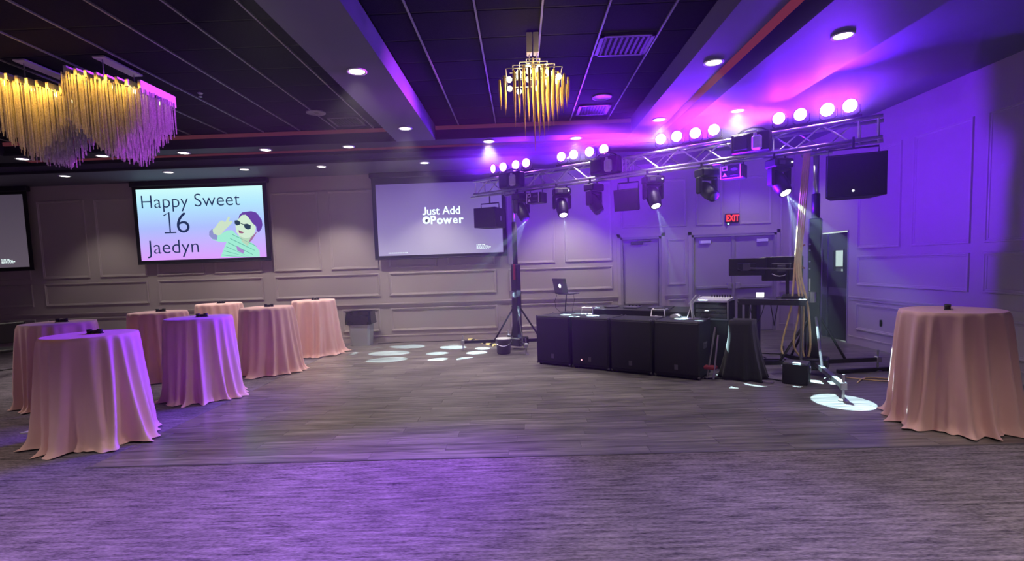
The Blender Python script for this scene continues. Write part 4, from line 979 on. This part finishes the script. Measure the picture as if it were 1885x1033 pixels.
# ------------------------------------------------------------------ center chandelier
t = thing('spike_chandelier', 'round gold chandelier of hanging tapered spikes over the dance floor', 'chandelier', (.185, 5.40, ZC-.022))
for s in (-1, 1): MB().cbox((s*.034, 0, -.11), (.055, .10, .20), .005).build('canopy_plate', 'plate', t)
m = MB(); m.tube((-.035, 0, -.2), (-.035, 0, -.27), .006); m.tube((.035, 0, -.2), (.035, 0, -.27), .006); m.build('stem', 'plate', t)
sp_me = MB().lathe([(.0015, -1), (.007, -.8), (.012, -.45), (.0135, -.18), (.0115, -.03), (.004, 0)], 8)
first = None; bulbs = []
stp = .049
for i in range(-7, 8):
    for j in range(-7, 8):
        q = math.hypot(i, j)
        if q > 7.3 or (j+2*i) % 4 or (q < 6 and (i+j) % 2 and i < 0): continue
        top = -.24-.036*q*.9; bot = -1.17+.062*q
        if first is None: first = sp_me.build('spike', 'gold', t, smooth=True).data; o = bpy.data.objects['spike'] if 'spike' in bpy.data.objects else None; o = [c for c in kids(t) if c.data == first][0]
        else: o = link('spike', first, t)
        o.location = (i*stp, j*stp, top); o.scale = (1, 1, top-bot)
bl = None
for i in range(-6, 7, 1):
    for j in range(-6, 7, 1):
        q = math.hypot(i, j)
        if q > 6.5 or (j % 2 == 0) or (i % 2 == 0) or (i+j) % 4 == 0: continue
        z = -.30-.036*q*.9
        if bl is None: o = MB().lathe([(.001, -.030), (.016, -.024), (.026, -.008), (.026, .008), (.016, .024), (.001, .030)], 12).build('bulb', 'bulb', t, smooth=True); bl = o.data
        else: o = link('bulb', bl, t)
        o.location = (i*stp, j*stp, z)
for k, rr in enumerate((.08, .16, .24, .32)):
    m = MB(); z = -.225-.036*.9*rr/stp
    for a in range(4):
        an = a*PI/2+PI/4; b2 = an+PI/2
        m.tube((rr*1.2*math.cos(an), rr*1.2*math.sin(an), z), (rr*1.2*math.cos(b2), rr*1.2*math.sin(b2), z), .005, n=4)
    m.tube((-rr, 0, z), (rr, 0, z), .004, n=4); m.tube((0, -rr, z), (0, rr, z), .004, n=4)
    m.build('frame', 'plate', t)
for x, y, z in ((.12, -.12, -.42), (-.10, .1, -.42), (.14, .12, -.55), (-.14, -.05, -.50), (0, 0, -.7)):
    point('chandelier_lamp', (x, y, z), 2.6, (1, .74, .25), .03, t)

# ------------------------------------------------------------------ fringe chandeliers, left
def fringe(xc, lab, lw):
    t = thing('fringe_chandelier', lab, 'chandelier', (xc, 5.78, ZC-.02), 0, 'gold fringe chandeliers')
    MB().cbox((0, 0, -.012), (.13, .56, .022), .004).build('canopy_plate', 'plate', t)
    for yy in (-.22, .22): MB().tube((0, yy, -.02), (0, yy, -.26), .006).build('rod', 'steel', t)
    n = 8
    MB().cbox((0, 0, -.255), (.86, .05, .03), .004, m=Matrix.Rotation(.247, 3, 'Y')).build('frame_rail', 'blackmetal', t)
    st = MB(); r = random.Random(int(xc*100)); up = MB()
    for i in range(n):
        x = -.375+.75*i/(n-1); zt_ = -.12-.19*i/(n-1)
        MB().cbox((x, .0 if i < n-1 else .05, zt_), (.035, .56 if i == n-1 else .54, .075 if i < n-1 else .13), .003).build('row_plate', 'plate', t)
        for rr in range(3):
            xx = x+(rr-1)*.034
            u = xx/.40                           # -1..1 across the module
            ln = .85-.40*abs(u-.06)
            zb_ = -.22-ln*.98 + .0
            for k in range(22):
                y = -.27+.54*k/21+r.uniform(-.010, .010); xj = xx+r.uniform(-.014, .014)
                zb2 = zb_+r.uniform(-.015, .03); rad = r.uniform(.004, .010)
                st.tube((xj, y, zt_-.03), (xj+r.uniform(-.004, .004), y, zb2), rad, rad*.8, n=3)
    s = st.build('strands', 'chain', t); s['kind'] = 'stuff'
    k = 0
    for bx in (-.25, .05, .3):
        for by in (-.2, .0, .2):
            MB().lathe([(.001, -.02), (.014, -.012), (.016, .008), (.008, .03), (.001, .032)], 10, (bx, by, -.285-.25*bx)).build('bulb', 'bulb', t, smooth=True)
    for bx in (-.25, .0, .25): spot('chandelier_lamp', (bx, -.36, -.17-.25*(bx+.1)), (0, .12, -1), lw, (1, .50, .05), 150, .5, .04, t)
    return t
fringe(-4.35, 'gold fringe chandelier whose right side glows pink, at the upper left', 6)
fringe(-5.20, 'gold fringe chandelier cut by the left picture edge, yellow and bright', 9)

# ------------------------------------------------------------------ haze in the air
def add_haze(d):
    m = bpy.data.materials.new('stage_haze'); m.use_nodes = True; nt = m.node_tree; nt.nodes.clear()
    out = nt.nodes.new('ShaderNodeOutputMaterial'); v = nt.nodes.new('ShaderNodeVolumeScatter'); v.inputs['Density'].default_value = d; v.inputs['Anisotropy'].default_value = .3
    v.inputs['Color'].default_value = (1, 1, 1, 1); nt.links.new(v.outputs[0], out.inputs['Volume'])
    M['haze'] = m
    o = MB().bbox(-3.5, 5.95, 3.4, 11.3, .6, 3.7).build('haze', m); o['kind'] = 'stuff'
    tag(o, 'thin haze of theatrical fog around the purple lights', 'haze')
if HAZE > 0:
    add_haze(HAZE)
    m2 = M['haze'].copy(); [n for n in m2.node_tree.nodes if n.type == 'VOLUME_SCATTER'][0].inputs['Density'].default_value = HAZE*20
    o = MB().bbox(-1.3, 6.5, -1.3, .5, 3.36, 3.72).build('haze', m2, None, tw(0, 0, 0), rot=(0, 0, ANG)); o['kind'] = 'stuff'  # extra dense fog added to give the par cans a halo
    tag(o, 'denser band of fog hugging the par cans above the truss', 'haze')
